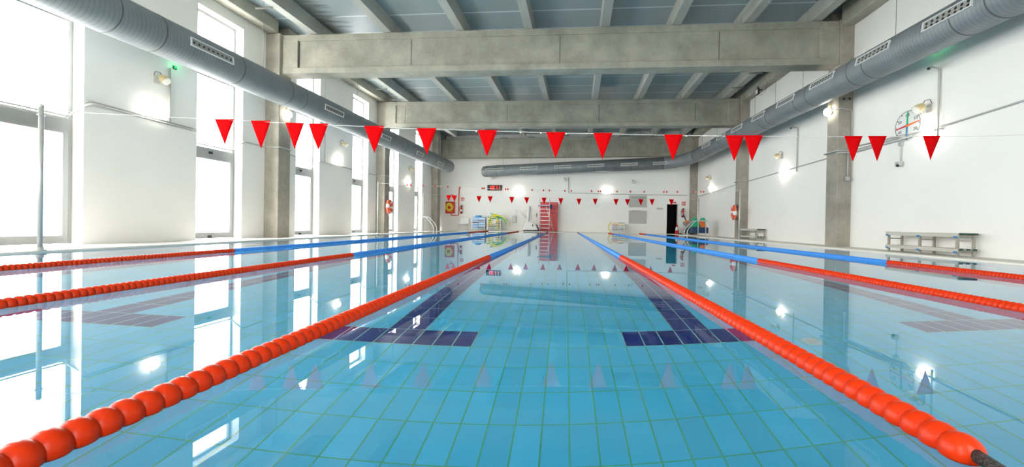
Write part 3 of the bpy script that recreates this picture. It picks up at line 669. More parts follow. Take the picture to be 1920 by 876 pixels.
# ---------------------------------------------------------------- conduits, cameras, wall fittings
def smooth_poly(pts, r=.08, n=4):
    pts = [Vector(p) for p in pts]; out = [pts[0]]
    for i in range(1, len(pts)-1):
        a, b, c = pts[i-1], pts[i], pts[i+1]; k = min(r, (a-b).length*.45, (c-b).length*.45)
        p0 = b+(a-b).normalized()*k; p2 = b+(c-b).normalized()*k
        for j in range(n+1):
            t = j/n; out.append(p0*(1-t)**2+b*2*t*(1-t)+p2*t*t)
    return out+[pts[-1]]
def pipe(name, paths, r, m, lab, cat, group=None):
    q = MB()
    for p in paths: q.tube(smooth_poly(p), r, 8)
    return q.build(name, m, label=lab, cat=cat, group=group)
def wy(fr, y, off, z): return fr(y).p(0, off, z)
ZC = 2.93
LL_ = lambda y, off=.03, z=ZC: wy(frL, y, off, z)
pipe('wall_conduit', [[LL_(4.0, -.24, 2.62), LL_(7.05, -.24, 2.60), LL_(7.16, -.2, 2.75), LL_(7.19, .03, 2.97), LL_(9.50, .03, 2.93)],
                      [LL_(4.0, -.24, 2.56), LL_(7.02, -.24, 2.545), LL_(7.12, -.2, 2.7), LL_(7.19, .075, 2.90), LL_(9.50, .075, 2.87)]], .018, M['conduit'], 'pair of grey conduits on the first left pier curving round its corner', 'conduit', 'wall conduits')
pipe('wall_conduit', [[LL_(9.6, -.24, 2.62), LL_(10.85, -.24, 2.62), LL_(10.97, .03, 2.93), LL_(11.78, .03, 2.92), LL_(11.78, .55, 2.92), LL_(12.36, .55, 2.92), LL_(12.36, .03, 2.92), LL_(13.15, .03, 2.85)]], .02, M['conduit'], 'grey conduit wrapping round the nearer left column', 'conduit', 'wall conduits')
pipe('wall_conduit', [[LL_(14.3, -.24, 2.60), LL_(14.52, .03, 2.9), LL_(16.7, .03, 2.9)], [LL_(14.75, .03, 2.9), LL_(14.75, .03, 4.1)]], .02, M['conduit'], 'grey conduit on the left pier between the third and fourth windows', 'conduit', 'wall conduits')
pipe('wall_conduit', [[LL_(17.85, -.24, 2.60), LL_(18.08, .03, 2.9), LL_(18.79, .03, 2.9), LL_(18.79, .5, 2.9), LL_(19.38, .5, 2.9), LL_(19.38, .03, 2.9), LL_(20.1, .03, 2.85)], [LL_(18.6, .03, 2.9)], ][:1], .02, M['conduit'], 'grey conduit wrapping round the second left column', 'conduit', 'wall conduits')
pc0, pc1 = atL(316, 128), atL(314.5, 229)
pipe('wall_conduit', [[pc0+Vector((.04, 0, 0)), pc1+Vector((.04, 0, 0))]], .024, M['conduit'], 'short upright conduit beside the nearest left wall lamp', 'conduit', 'wall conduits')
RR_ = lambda y, off=.03, z=2.9: wy(frR, y, off, z)
pipe('wall_conduit', [[RR_(4.5, .03, 3.02), RR_(9.0, .03, 2.83), RR_(11.80, .03, 2.83), RR_(11.80, .44, 2.83), RR_(12.42, .44, 2.83), RR_(12.42, .03, 2.8), RR_(18.52, .03, 2.72), RR_(18.52, .44, 2.72), RR_(19.15, .44, 2.72), RR_(19.15, .03, 2.72), RR_(26.1, .03, 2.55)],
                      [RR_(9.0, .075, 2.77), RR_(11.75, .075, 2.76), RR_(11.75, .46, 2.76)], [RR_(9.6, .03, 2.86), RR_(11.74, .05, 2.92)]], .018, M['conduit'], 'long grey conduit running along the right wall round both columns', 'conduit', 'wall conduits')
pipe('wall_conduit', [[atF(1066, 332, .03), atF(1066, 362, .03), atF(1180, 364.5, .03), atF(1289, 366.5, .03)]], .02, M['conduit'], 'thin conduit crossing the far wall below the projector lamps', 'conduit', 'wall conduits')
pr0 = Vector((8.0, 11.80, 0)); zt = atR(1600, 230, .41).z
pipe('wall_conduit', [[Vector((8.36, 11.80, 3.0)), Vector((8.36, 11.80, 4.02)), Vector((8.05, 11.80, 4.08)), Vector((7.99, 11.95, 4.08)), Vector((7.99, 12.5, 4.08))]], .012, M['conduit'], 'thin cable conduit rising on the nearer right column to its lamp', 'conduit', 'wall conduits')
pipe('wall_conduit', [[Vector((8.27, 11.80, 2.80)), Vector((8.27, 11.80, 2.05))]], .018, M['conduit'], 'short upright conduit low on the nearer right column', 'conduit', 'wall conduits')
MB().box(-.05, .05, -.04, .03, -.06, .06, Fr((8.27, 11.79, 2.0), (1, 0, 0), (0, -1, 0), (0, 0, 1))).build('socket_box', M['conduit'], label='grey socket box at the foot of the column conduit', cat='socket', bevel=.01)
for y, x in ((11.82, 8.14), (11.82, 8.30)):
    MB().lathe([(0, .035), (.02, .035), (.03, .02)], (x, y+.01, 4.36), (0, -1, 0), 12).build('anchor_plug', M['black'], label='left black plug under the duct on the nearer right column' if x < 8.2 else 'right black plug under the duct on the nearer right column', cat='plug')
def camera_mast(fr, h, lab, s=1):
    root = thing('security_camera', fr.o, lab, 'camera', 'wall cameras on conduits')
    MB().tube(smooth_poly([fr.p(0, .04, 0), fr.p(0, .04, h), fr.p(0, .04, h+.01), fr.p(0, .22, h+.05)], .05), .02, 8).build('mast', M['conduit'], root)
    ax = (fr.v*.75 - fr.u*.4 - fr.w*.35).normalized()
    MB().lathe([(-.02, .02), (0, .035), (.12, .035), (.125, .03)], fr.p(0, .2, h+.04), ax, 16).build('body', M['conduit'], root)
    MB().lathe([(.122, .03), (.135, .028), (.137, .01)], fr.p(0, .2, h+.04), ax, 16).build('lens', M['black'], root)
a, b = atR(1762, 257), atR(1768, 128); camera_mast(frRp(a), b.z-a.z, 'security camera on a tall conduit right of the pace clock')
a, b = atR(1496, 322), atR(1499, 240); camera_mast(frRp(a), b.z-a.z, 'security camera on a conduit between the two right columns')
a = atR(1691, 308); f = frRp(a); root = thing('wall_sensor', a, 'small grey sensor box hanging on a thin conduit below the pace clock', 'sensor')
MB().box(-.06, .06, .02, .12, -.05, .06, f).build('housing', M['conduit'], root, bevel=.01)
MB().lathe([(0, .04), (.03, .035), (.035, .01)], f.p(-.02, .10, -.03), f.v*.8-f.w*.6-f.u*.4, 14).build('lens', M['black'], root)
zt = atR(1697, 270).z-a.z
MB().tube([f.p(0, .03, .05), f.p(0, .03, zt)], .012, 8).box(-.05, .05, .0, .06, zt-.03, zt+.08, f).build('conduit', M['conduit'], root)

# pace clock on the right wall
c = atR(1704.5, 235.5); f = frRp(c); f = Fr(c, -f.u, f.v, f.w); RC = .36
root = thing('pace_clock', c, 'round white pace clock with crossed coloured hands on the right wall', 'clock')
MB().lathe([(0, RC*1.04), (.03, RC*1.04), (.035, RC)], c, f.v, 48).build('dial', M['white'], root)
m = MB()
for k in range(60):
    a = 2*math.pi*k/60; r0 = RC*(.93 if k % 5 else .86); u = math.cos(a); v = math.sin(a); wd = .004 if k % 5 else .007
    fk = Fr(c, f.u*u+f.w*v, f.v, -f.u*v+f.w*u); m.box(r0, RC*.985, .034, .040, -wd, wd, fk)
m.lathe([(.033, RC*.975), (.0395, RC*.975), (.0395, RC*.985), (.033, RC*.985)], c, f.v, 60, smooth=False, caps=False)
m.build('minute_scale', M['dark'], root)
for txt, a in (('60', 90), ('10', 30), ('20', -30), ('30', -90), ('40', 210), ('50', 150)):
    q = f.p(RC*.70*math.cos(math.radians(a)), .036, RC*.70*math.sin(math.radians(a)))
    vs, fs = text_mesh(txt, .105, Fr(q, f.u, f.v, f.w)); m = MB(); m.add(vs, fs); m.build('numeral', M['dark'], root)
for a, mm, nm in ((88, 'green', 'green'), (6, 'orange', 'orange'), (268, 'blue_cap', 'blue'), (186, 'red', 'red')):
    ra = math.radians(a); fk = Fr(c, f.u*math.cos(ra)+f.w*math.sin(ra), f.v, -f.u*math.sin(ra)+f.w*math.cos(ra))
    o = MB().hexa([fk.p(0, .045, -.022), fk.p(RC*.93, .045, -.012), fk.p(RC*.93, .051, -.012), fk.p(0, .051, -.022), fk.p(0, .045, .022), fk.p(RC*.93, .045, .012), fk.p(RC*.93, .051, .012), fk.p(0, .051, .022)]).build('hand', M[mm], root); o['label'] = nm + ' clock hand'
MB().lathe([(.034, .03), (.06, .03), (.065, .02)], c, f.v, 16).build('hub', M['orange'], root)

# digital clock on the far wall
a, b = atF(914, 347), atF(941.5, 357.5); c = (a+b)/2; f = frFp(c); hw, hh = (b.x-a.x)/2, (a.z-b.z)/2
root = thing('digital_clock', c, 'black digital wall clock with red digits on the far wall', 'clock')
MB().box(-hw, hw, 0, .09, -hh, hh, f).build('case', M['black'], root, bevel=.05)
SEG = {'1': 'bc', '3': 'abgcd'}
dh, dw = hh*1.25, hw*.30
def seg_digit(m, ch, cx):
    t = .045; h = dh/2; wv = dw/2
    S_ = {'a': (-wv, wv, h-t, h), 'd': (-wv, wv, -h, -h+t), 'g': (-wv, wv, -t/2, t/2), 'b': (wv-t, wv, 0, h), 'c': (wv-t, wv, -h, 0), 'f': (-wv, -wv+t, 0, h), 'e': (-wv, -wv+t, -h, 0)}
    for s_ in SEG[ch]: q = S_[s_]; m.box(cx+q[0], cx+q[1], .09, .096, q[2], q[3], f)
for ch, cx in (('1', -.60), ('3', -.20), ('1', .24), ('1', .60)):
    m = MB(); seg_digit(m, ch, cx*hw); m.build('digit', M['led'], root)
MB().box(-.0, .04, .09, .096, .08, .12, f).box(-.0, .04, .09, .096, -.12, -.08, f).build('colon', M['led'], root)

# ---------------------------------------------------------------- far end equipment
def ff(px0, py0, px1, py1, off=0):
    a, b = atF(px0, py0, off), atF(px1, py1, off); return a, b
# hose cabinet
a, b = ff(837.3, 378.5, 853.3, 400.3); c = (a+b)/2; f = frFp(c); hw, hh = (b.x-a.x)/2, (a.z-b.z)/2
root = thing('hose_cabinet', c, 'red fire hose cabinet with coiled yellow hose on the far wall', 'fire hose')
MB().box(-hw, hw, 0, .22, -hh, hh, f).build('cabinet', M['red'], root, bevel=.02)
cc = f.p(-.02, .23, .02)
MB().lathe([(0, .32), (.03, .32), (.03, .27), (.0, .27)], cc, f.v, 28, caps=False).build('reel', M['orange'], root)
sp = [cc+f.v*.035+(f.u*math.cos(t*.35)+f.w*math.sin(t*.35))*(.12+.0032*t) for t in range(62)]
MB().tube(sp, .026, 8).build('hose', M['yellow'], root)
MB().box(-hw+.12, hw-.14, .22, .235, -hh+.10, -hh+.18, f).build('label_plate', M['orange'], root)
pa = [atF(846, 400.5, .06), atF(846, 404, .06), atF(859.5, 404, .06), atF(861, 352, .06)]
pipe('water_pipe', [pa], .03, M['red'], 'red supply pipe rising beside the fire hose cabinet', 'pipe')
def extinguisher(px, py, lab, h=.62):
    c = atF(px, py); f = frFp(c); root = thing('fire_extinguisher', f.p(0, 0, -h/2), lab, 'extinguisher', 'fire extinguishers on the far wall')
    o = f.p(0, .13, -h/2)
    MB().lathe([(0, .06), (.02, .085), (.42, .085), (.48, .06), (.52, .03), (.56, .03)], o, (0, 0, 1), 20).build('cylinder', M['red'], root)
    MB().lathe([(.16, .0865), (.32, .0865)], o, (0, 0, 1), 20, caps=False).build('label_band', M['white'], root)
    MB().lathe([(.0, .062), (.02, .087), (.07, .087)], o, (0, 0, 1), 20, caps=False).build('foot', M['black'], root)
    MB().box(-.02, .10, .1, .16, h/2-.06, h/2-.03, f).box(-.02, .09, .1, .16, h/2-.02, h/2+.01, f).box(-.03, .03, .09, .17, h/2-.12, h/2-.0, f).build('valve', M['black'], root)
    MB().tube([f.p(-.02, .14, h/2-.06), f.p(-.12, .16, h/2-.1), f.p(-.13, .18, 0), f.p(-.11, .2, -.15)], .014, 8).build('hose', M['black'], root)
    MB().box(-.05, .05, 0, .05, -.02, .06, f).build('bracket', M['steel'], root)
extinguisher(866, 393, 'red fire extinguisher on the far wall right of the hose cabinet')
extinguisher(1279.5, 399.5, 'red fire extinguisher on the far wall right of the dark doorway')
def sign(px, py, w_, h_, lab, cat, base, marks):
    c = atF(px, py); f = frFp(c); root = thing('wall_sign', c, lab, cat)
    MB().box(-w_/2, w_/2, 0, .012, -h_/2, h_/2, f).build('plate', M[base], root)
    for mm, q in marks:
        MB().box(q[0]*w_, q[1]*w_, .012, .015, q[2]*h_, q[3]*h_, f).build('symbol', M[mm], root)
ext_marks = [('white', (-.30, -.05, -.35, .2)), ('white', (-.25, -.12, .2, .32)), ('white', (.10, .34, -.3, -.1)), ('white', (.10, .34, .05, .25))]
sign(867.5, 373.6, .26, .26, 'small red extinguisher sign above the left fire extinguisher', 'sign', 'red', ext_marks)
sign(1281.8, 382, .24, .26, 'small red extinguisher sign above the right fire extinguisher', 'sign', 'red', ext_marks)
sign(848, 367.8, .28, .26, 'white sign with red symbol above the hose cabinet', 'sign', 'white', [('red', (-.35, .35, .1, .4)), ('red', (-.1, .1, -.4, .1))])
sign(1237, 391.5, .40, .10, 'small grey name plate left of the dark doorway', 'sign', 'grey_panel', [])
sign(1265, 380, .2, .10, 'small red plate above the dark doorway', 'sign', 'red', [])
for px0, py0, px1, py1, lb in ((1179.5, 366.5, 1212.3, 389, 'upper grey panel on the far wall with a dark slot'), (1179, 395, 1212, 420, 'lower grey panel on the far wall')):
    a, b = ff(px0, py0, px1, py1); c = (a+b)/2; f = frFp(c); hw, hh = (b.x-a.x)/2, (a.z-b.z)/2
    root = thing('wall_panel', c, lb, 'panel', 'grey panels on the far wall')
    MB().box(-hw, hw, 0, .03, -hh, hh, f).build('board', M['grey_panel'], root, bevel=.006)
    MB().box(-hw*.7, hw*.95 if 'upper' in lb else hw*.4, .03, .05, hh*.55 if 'upper' in lb else hh*.93, hh*.62 if 'upper' in lb else hh*.99, f).build('slot', M['pipe_dark'], root)
for px, py, lb in ((815, 286, None),): pass
# dark rain pipes in the left corner
for px, lb in ((812, 'left dark drain pipe in the far left corner'), (817.5, 'right dark drain pipe in the far left corner')):
    p = atF(px, 400, .12); p.x = max(p.x, -9.05) if False else p.x
    MB().tube([(p.x+.25, p.y-.15, DECK_F), (p.x+.25, p.y-.15, 5.3)], .055, 10).build('drain_pipe', M['pipe_dark'], label=lb, cat='pipe', group='drain pipes')
# white stool
a, b = ff(860, 415.5, 877, 433, .55); f = frFp(Vector(((a.x+b.x)/2, a.y-.0, 0))); hw = (b.x-a.x)/2-.02; H = a.z
root = thing('white_stool', f.p(0, 0, 0), 'white plastic chair with grey metal legs against the far wall', 'chair')
MB().box(-hw, hw, -.2, .2, .42, .46, f).build('seat', M['white'], root, bevel=.02)
MB().hexa([f.p(-hw, -.2, .46), f.p(hw, -.2, .46), f.p(hw, -.17, .46), f.p(-hw, -.17, .46), f.p(-hw*.9, -.3, .86), f.p(hw*.9, -.3, .86), f.p(hw*.9, -.27, .86), f.p(-hw*.9, -.27, .86)]).build('backrest', M['white'], root, bevel=.02)
for sx in (-1, 1):
    for sy in (-1, 1): MB().tube([f.p(sx*(hw-.04), sy*.17, .42), f.p(sx*(hw-.0), sy*.2, 0)], .014, 8).build('leg', M['steel'], root)
# float racks
ORD = ['top', 'second', 'third', 'fourth', 'fifth', 'sixth', 'seventh']
def rack(px0, py0, px1, lab, ns, off=.75):
    a, b = ff(px0, py0, px1, py0, off); f = frFp(Vector((a.x, a.y, 0))); wd = (b-a).length; H = (a.z+b.z)/2
    root = thing('float_rack', f.p(wd/2, -.2, 0), lab, 'rack', 'white float racks on the far deck')
    for u in (0, wd-.04):
        for v in (0, -.4): MB().box(u, u+.04, v-.04, v, 0, H, f).build('upright', M['white'], root)
    zs = [H-.03-(H-.14)*i/(ns-1) for i in range(ns)]
    for z in zs: MB().box(0, wd, -.42, .0, z-.012, z+.012, f).box(-.005, wd+.005, -.01, .012, z-.03, z+.025, f).build('shelf', M['white'], root)
    return f, wd, zs
def board(f, u0, u1, z, th, mm, lab, cat, group, name, sk=0):
    m = MB(); n = 8; poly = []
    w_, d_ = u1-u0, .34
    pts = [(u0, -.36), (u1, -.36), (u1, -.09)] + [(u0+w_*(.5+.5*math.cos(math.pi*i/n)), -.09+.07*math.sin(math.pi*i/n)) for i in range(1, n)] + [(u0, -.09)]
    q = [f.p(a, b, z) for a, b in pts]+[f.p(a, b, z+th) for a, b in pts]; N = len(pts)
    m.add(q, [list(range(N)), list(range(2*N-1, N-1, -1))]+[(i, i+N, (i+1) % N+N, (i+1) % N) for i in range(N)])
    return m.build(name, M[mm], label=lab, cat=cat, group=group, bevel=.008)
f, wd, zs = rack(883.5, 408.5, 909, 'white rack full of blue kickboards, left of the noodles', 7)
for i, z in enumerate(zs):
    th = .10 if i else .06
    for s_, side in ((0, 'left'), (1, 'right')):
        board(f, .06+s_*wd*.47, .03+wd*.47+s_*wd*.46, z+.016, th, 'blue' if (i+s_) % 4 < 3 or i == 0 else 'navy', '%s kickboard on the %s side of the %s shelf of the left float rack' % ('blue' if (i+s_) % 4 < 3 or i == 0 else 'dark blue', side, ORD[i]), 'kickboard', 'kickboards on the left float rack', 'kickboard')
board(f, .25, .70, zs[0]+.08, .07, 'blue', 'blue kickboard lying topmost on the left float rack', 'kickboard', 'kickboards on the left float rack', 'kickboard')
board(f, .32, .62, zs[0]+.152, .06, 'blue', 'smaller blue float on the very top of the left float rack pile', 'kickboard', 'kickboards on the left float rack', 'kickboard')
f, wd, zs = rack(913, 411, 939, 'white rack under the yellow and green noodles', 7); f2, wd2, zs2 = f, wd, zs
for i, z in enumerate(zs[1:]):
    for s_, side in ((0, 'left'), (1, 'right')):
        c = ['dark', 'green', 'yellow', 'dark', 'dark', 'dark'][(i+s_*2) % 6]; cn = {'dark': 'dark', 'green': 'green', 'yellow': 'yellow'}[c]
        board(f, .06+s_*wd*.47, .03+wd*.47+s_*wd*.46, z+.016, .06, c, '%s float on the %s side of the %s shelf of the noodle rack' % (cn, side, ORD[i+1]), 'float', 'floats on the noodle rack', 'swim_float')
MB().box(wd*.36, wd*.66, .02, .028, zs[3]+.05, zs[0]-.02, f).build('notice_sheet', M['white'], label='white notice sheet on the front of the noodle rack', cat='sheet')
H2 = zs2[0]
def noodle(pts, mm, lab): MB().tube(smooth_poly([f2.p(*p) for p in pts], .35, 8), .035, 10).build('pool_noodle', M[mm], label=lab, cat='pool noodle', group='noodles draped over the rack')
noodle([(.10, .06, .35), (.18, .06, H2+.1), (.45, -.05, H2+.38), (.75, -.1, H2+.36)], 'yellow', 'leftmost yellow noodle bent over the noodle rack')
noodle([(.32, .10, .30), (.42, .10, H2+.18), (.70, -.02, H2+.30), (1.1, -.1, H2+.22)], 'yellow', 'second yellow noodle hanging down the front of the noodle rack')
noodle([(wd2*.80, .07, .1), (wd2*.80, .07, H2+.02), (wd2*.6, -.12, H2+.2), (.35, -.25, H2+.25)], 'yellow', 'yellow noodle hanging straight down the right front of the rack')
noodle([(.5, -.1, H2+.30), (1.05, -.05, H2+.30), (1.45, .0, H2-.05), (1.66, .05, .38)], 'yellow', 'yellow noodle arching off the right side of the noodle rack')
noodle([(.4, -.2, H2+.20), (1.0, -.15, H2+.24), (1.35, -.1, H2-.1), (1.5, .0, .45)], 'green', 'green noodle arching off the right side of the noodle rack')
noodle([(.30, -.3, H2+.26), (.8, -.2, H2+.17), (1.2, -.2, H2+.08), (1.45, -.2, H2-.05)], 'teal', 'teal noodle lying across the top of the noodle rack')
noodle([(.02, -.2, H2+.20), (.3, -.1, H2+.06), (.6, -.05, H2+.08), (.95, .0, H2+.03)], 'green', 'short green noodle lying flat on the noodle rack')
noodle([(.18, -.28, H2+.44), (.4, -.3, H2+.38), (.65, -.3, H2+.30)], 'green', 'green noodle end poking out above the noodle pile')
f, wd, zs = rack(1147, 418.5, 1171, 'white rack of orange and dark floats right of the far lane ropes', 7)
cc_ = [('yellow', 'navy'), ('orange', 'yellow'), ('red', 'orange'), ('navy', 'teal'), ('dark', 'dark'), ('dark', 'navy'), ('dark', 'dark')]
nm_ = {'yellow': 'yellow', 'navy': 'navy', 'orange': 'orange', 'red': 'red', 'teal': 'teal', 'dark': 'dark'}
for i, z in enumerate(zs):
    for s_, side in ((0, 'left'), (1, 'right')):
        c = cc_[i][s_]
        board(f, .06+s_*wd*.47, .02+wd*.47+s_*wd*.46, z+.016, .085 if i else .04, c, '%s float on the %s side of the %s shelf of the right-hand rack' % (nm_[c], side, ORD[i]), 'float', 'floats on the right-hand rack', 'swim_float')
ring = [f.p(-.05, -.1, 0)+f.u*(.02-.20*math.sin(math.pi*i/14))+f.w*(.04+.72*i/14) for i in range(15)]
MB().tube(ring, .03, 10).build('pool_noodle', M['yellow'], label='yellow noodle leaning in a bow on the right-hand rack', cat='pool noodle')
# pool lift
def q2(px, py, off=1.1): return atF(px, py, off)
root = thing('pool_lift', q2(988, 432), 'white disabled access pool lift with folded arm on the far deck', 'pool lift')
f = frFp(q2(988, 432)); z0 = -f.o.z
a, b, c2, d = q2(981, 431.5), q2(1009, 431.5), q2(1006, 419), q2(989, 415)
poly = [(a.x, a.z), (b.x, b.z), (q2(1006, 424).x, q2(1006, 424).z), (q2(1002, 418.5).x, q2(1002, 418.5).z), (q2(995, 415.5).x, q2(995, 415.5).z), (q2(988, 416.5).x, q2(988, 416.5).z), (q2(985, 422).x, q2(985, 422).z)]
fo = Fr((0, f.o.y, 0), (1, 0, 0), (0, -1, 0), (0, 0, 1))
MB().prism(poly, -.35, .35, fo).build('base_cover', M['white'], root, bevel=.05)
MB().box(a.x-fo.o.x+.05, b.x-fo.o.x-.05, -.3, .3, 0, a.z, fo).build('chassis', M['black'], root)
for px in (984, 1004):
    for v in (-.28, .28):
        MB().lathe([(-.03, .09), (.03, .09)], fo.p(q2(px, 435).x, v, .09), (0, 1, 0), 14).build('wheel', M['black'], root)
MB().tube([q2(990, 418), q2(991, 402), q2(992.5, 387)], .11, 12).build('mast', M['white'], root)
MB().tube([q2(995.5, 413), q2(996, 390)], .02, 8).build('actuator', M['steel'], root)
for dv in (0, -5.5): MB().tube([q2(990, 410.5+dv*.35), q2(969, 398.2+dv*.9)], .05, 10).build('arm', M['white'], root)
MB().tube([q2(969, 393), q2(967.5, 400), q2(964, 408)], .055, 10).build('hanger', M['white'], root)
MB().box(-.16, .16, -.12, .12, -.28, .22, frFp(q2(964.5, 410.5))).build('seat_joint', M['grey_panel'], root, bevel=.03)
MB().tube(smooth_poly([q2(962, 414.5), q2(953, 415.5), q2(949, 422), q2(957, 424)], .2), .025, 8).build('footrest', M['white'], root)
MB().box(-.05, .02, .35, .37, -.05, .08, Fr(q2(1000, 423, 1.1), (1, 0, 0), (0, -1, 0), (0, 0, 1))).build('control_panel', M['dark'], root)
# broom-like pole
p = atF(1006.5, 424, .5); q = atF(1006.3, 406.5, .5)
root = thing('brush_pole', p, 'thin white brush pole with dark grip standing left of the stepladder', 'pole')
MB().tube([(p.x, p.y, .3), q], .014, 8).build('handle', M['white'], root)
MB().tube([q, q+Vector((0, 0, .25))], .028, 8).build('grip', M['black'], root)
MB().hexa([(p.x-.04, p.y-.05, .0), (p.x+.22, p.y-.05, 0), (p.x+.22, p.y+.05, 0), (p.x-.04, p.y+.05, 0), (p.x-.03, p.y-.03, .5), (p.x+.03, p.y-.03, .5), (p.x+.03, p.y+.03, .5), (p.x-.03, p.y+.03, .5)]).build('brush_head', M['dark'], root)
# red mats and stepladder
for px0, px1, pyt, off, lb in ((1013.5, 1033, 379, .12, 'left red foam mat standing upright behind the stepladder'), (1030, 1046, 379.3, .30, 'right red foam mat standing upright, wider side bare')):
    a, b = atF(px0, pyt, off), atF(px1, pyt, off); f = frFp(Vector((a.x, a.y, 0))); L = (b-a).length; H = a.z
    root = thing('gym_mat', f.p(L/2, 0, 0), lb, 'mat', 'red foam mats leaning on the far wall')
    MB().box(0, L, -.06, .06, .02, H*.62, f).build('lower_pad', M['pink'], root, bevel=.03)
    MB().box(0, L, -.06, .06, H*.625, H, f).build('upper_pad', M['pink'], root, bevel=.03)
a, b = atF(1012.2, 373, .75), atF(1031, 373, .75); f = frFp(Vector((a.x, a.y, 0))); H = a.z; wT = (b-a).length
root = thing('step_ladder', f.p(wT/2, 0, 0), 'tall aluminium stepladder open in front of the red mats', 'ladder')
M['white_alu'] = mat('light_aluminium', (.72, .73, .74, 1), .3, .3)
def lad(u, v, z): return f.p(u, v, z)
for u in (0, wT): MB().tube([lad(u, .12, 0), lad(u, -.02, H)], .028, 8).build('front_rail', M['white_alu'], root)
for k in range(8): z = .25+k*.27; MB().box(0, wT, .10-.13*z/H-.04, .10-.13*z/H+.05, z-.018, z+.018, f).build('rung', M['white_alu'], root)
for u, u2 in ((wT*.9, wT+.42), (wT*.6, wT+.30)): MB().tube([lad(u, -.06, H*.8), lad(u2, -.25, 0)], .022, 8).build('rear_leg', M['orange'] if u2 > wT+.4 else M['white_alu'], root)
for z in (.5, 1.0): MB().tube([lad(wT*.8+.25*(1-z/2), -.12, z), lad(wT+.36*(1-z/2.2), -.2, z+.0)], .014, 6).build('rear_rung', M['white_alu'], root)
MB().box(-.1, wT+.1, -.03, .03, H*.77, H*.80, f).box(wT, wT+.16, -.08, .05, H*.70, H*.83, f).build('hinge_strap', M['navy'], root)
# traffic cone
p = atF(1269, 441, .35); p.z = 0; root = thing('traffic_cone', p, 'red and white traffic cone in front of the dark doorway', 'cone')
MB().box(-.17, .17, -.17, .17, 0, .04).add([], []) if False else None
m = MB(); m.lathe([(0, .16), (.03, .16), (.05, .13), (.25, .115)], p, (0, 0, 1), 20); m.build('skirt', M['red'], root)
MB().lathe([(.25, .115), (.50, .07)], p, (0, 0, 1), 20).build('band', M['white'], root)
MB().lathe([(.50, .07), (.66, .03), (.67, .005)], p, (0, 0, 1), 20).build('tip', M['red'], root)
# floor scrubber in the corner
p = atF(1290, 440, .7); p.z = 0; f = frFp(p)
root = thing('cleaning_machine', p, 'dark cleaning machine with orange top and slanted double handle in the far right corner', 'cleaning machine')
MB().box(-.22, .22, -.25, .25, .08, .42, f).build('body', M['dark'], root, bevel=.06)
MB().box(-.16, .10, -.16, .16, .42, .85, f).build('tank', M['pipe_dark'], root, bevel=.05)
MB().lathe([(0, .10), (.16, .09)], f.p(-.10, .1, .78), (0, 0, 1), 14).build('motor', M['orange'], root)
MB().tube([f.p(-.05, 0, .8), f.p(-.32, -.05, 1.42)], .02, 8).tube([f.p(-.12, .08, .8), f.p(-.39, .05, 1.42)], .02, 8).tube([f.p(-.32, -.05, 1.42), f.p(-.39, .05, 1.42)], .02, 8).build('handle', M['rubber'], root)
for u in (-.25, .25): MB().lathe([(-.03, .1), (.03, .1)], f.p(u, 0, .1), f.u, 16).build('wheel', M['black'], root)
MB().lathe([(0, .15), (.07, .15)], f.p(-.52, .0, .0), (0, 0, 1), 18).build('brush_disc', M['dark'], root)
c = atF(1284, 419); fc = frFp(c)
MB().tube(arc_pts(fc.p(0, .05, 0), fc.u, fc.w, .10, 0, 5.2, 16), .022, 8).build('hose_hook', M['black'], label='small coiled black hose hooked on the wall beside the cleaning machine', cat='hose')
# green and orange play mats
a, b = atY(1296.5, 408, 25.0), atY(1311.5, 408, 25.0)
def playmat(px0, px1, pyt, pyb, y, mm, lab, slots, lean=.0):
    a, b, d = atY(px0, pyt, y), atY(px1, pyt, y), atY(px0, pyb, y)
    x0, x1, H, z0 = a.x, b.x, a.z, max(d.z, 0.0)
    root = thing('foam_float', (x0/2+x1/2, y, z0), lab, 'foam float', 'foam play floats by the right ladder')
    fr = Fr((x0, y, z0), (1, 0, 0), (0, -1, 0), (0, 0, 1)); L = x1-x0; h = H-z0
    return root, fr, L, h
root, fr, L, h = playmat(1295, 1321, 408, 437, 22.6, 'green', 'big green foam float with notched top in the far right corner', 0)
MB().prism([(0, .34), (L, .34), (L*1.05, h*.45), (L*.95, h*.92), (L*.84, h), (L*.72, h*.97), (L*.60, h*.72), (L*.46, h*.72), (L*.34, h*.94), (L*.24, h), (L*.12, h*.96), (L*.04, h*.6)], 0, .28, fr).build('board', M['green'], root, bevel=.03)
m = MB()
for u, v in ((.2, .84), (.32, .45), (.45, .52), (.3, .38), (.5, .40)): m.lathe([(.275, .03), (.285, .03)], fr.p(L*u, 0, h*v), fr.v, 10)
m.build('hole', M['black'], root)
root2 = thing('foam_float', (fr.p(L*.6, .40, 0)), 'orange foam wedge leaning on the big green float', 'foam float', 'foam play floats by the right ladder')
MB().prism([(L*.62, .34), (L*1.0, .34), (L*.78, h*.72), (L*.58, h*.80), (L*.46, h*.72)], .30, .46, fr).build('board', M['orange'], root2, bevel=.03)
root3 = thing('foam_block', fr.p(L*.5, .2, 0), 'dark navy foam block under the green float in the corner', 'foam float')
MB().box(-.05*L, L*1.08, -.05, .5, .0, .335, fr).build('block', M['navy'], root3, bevel=.04)
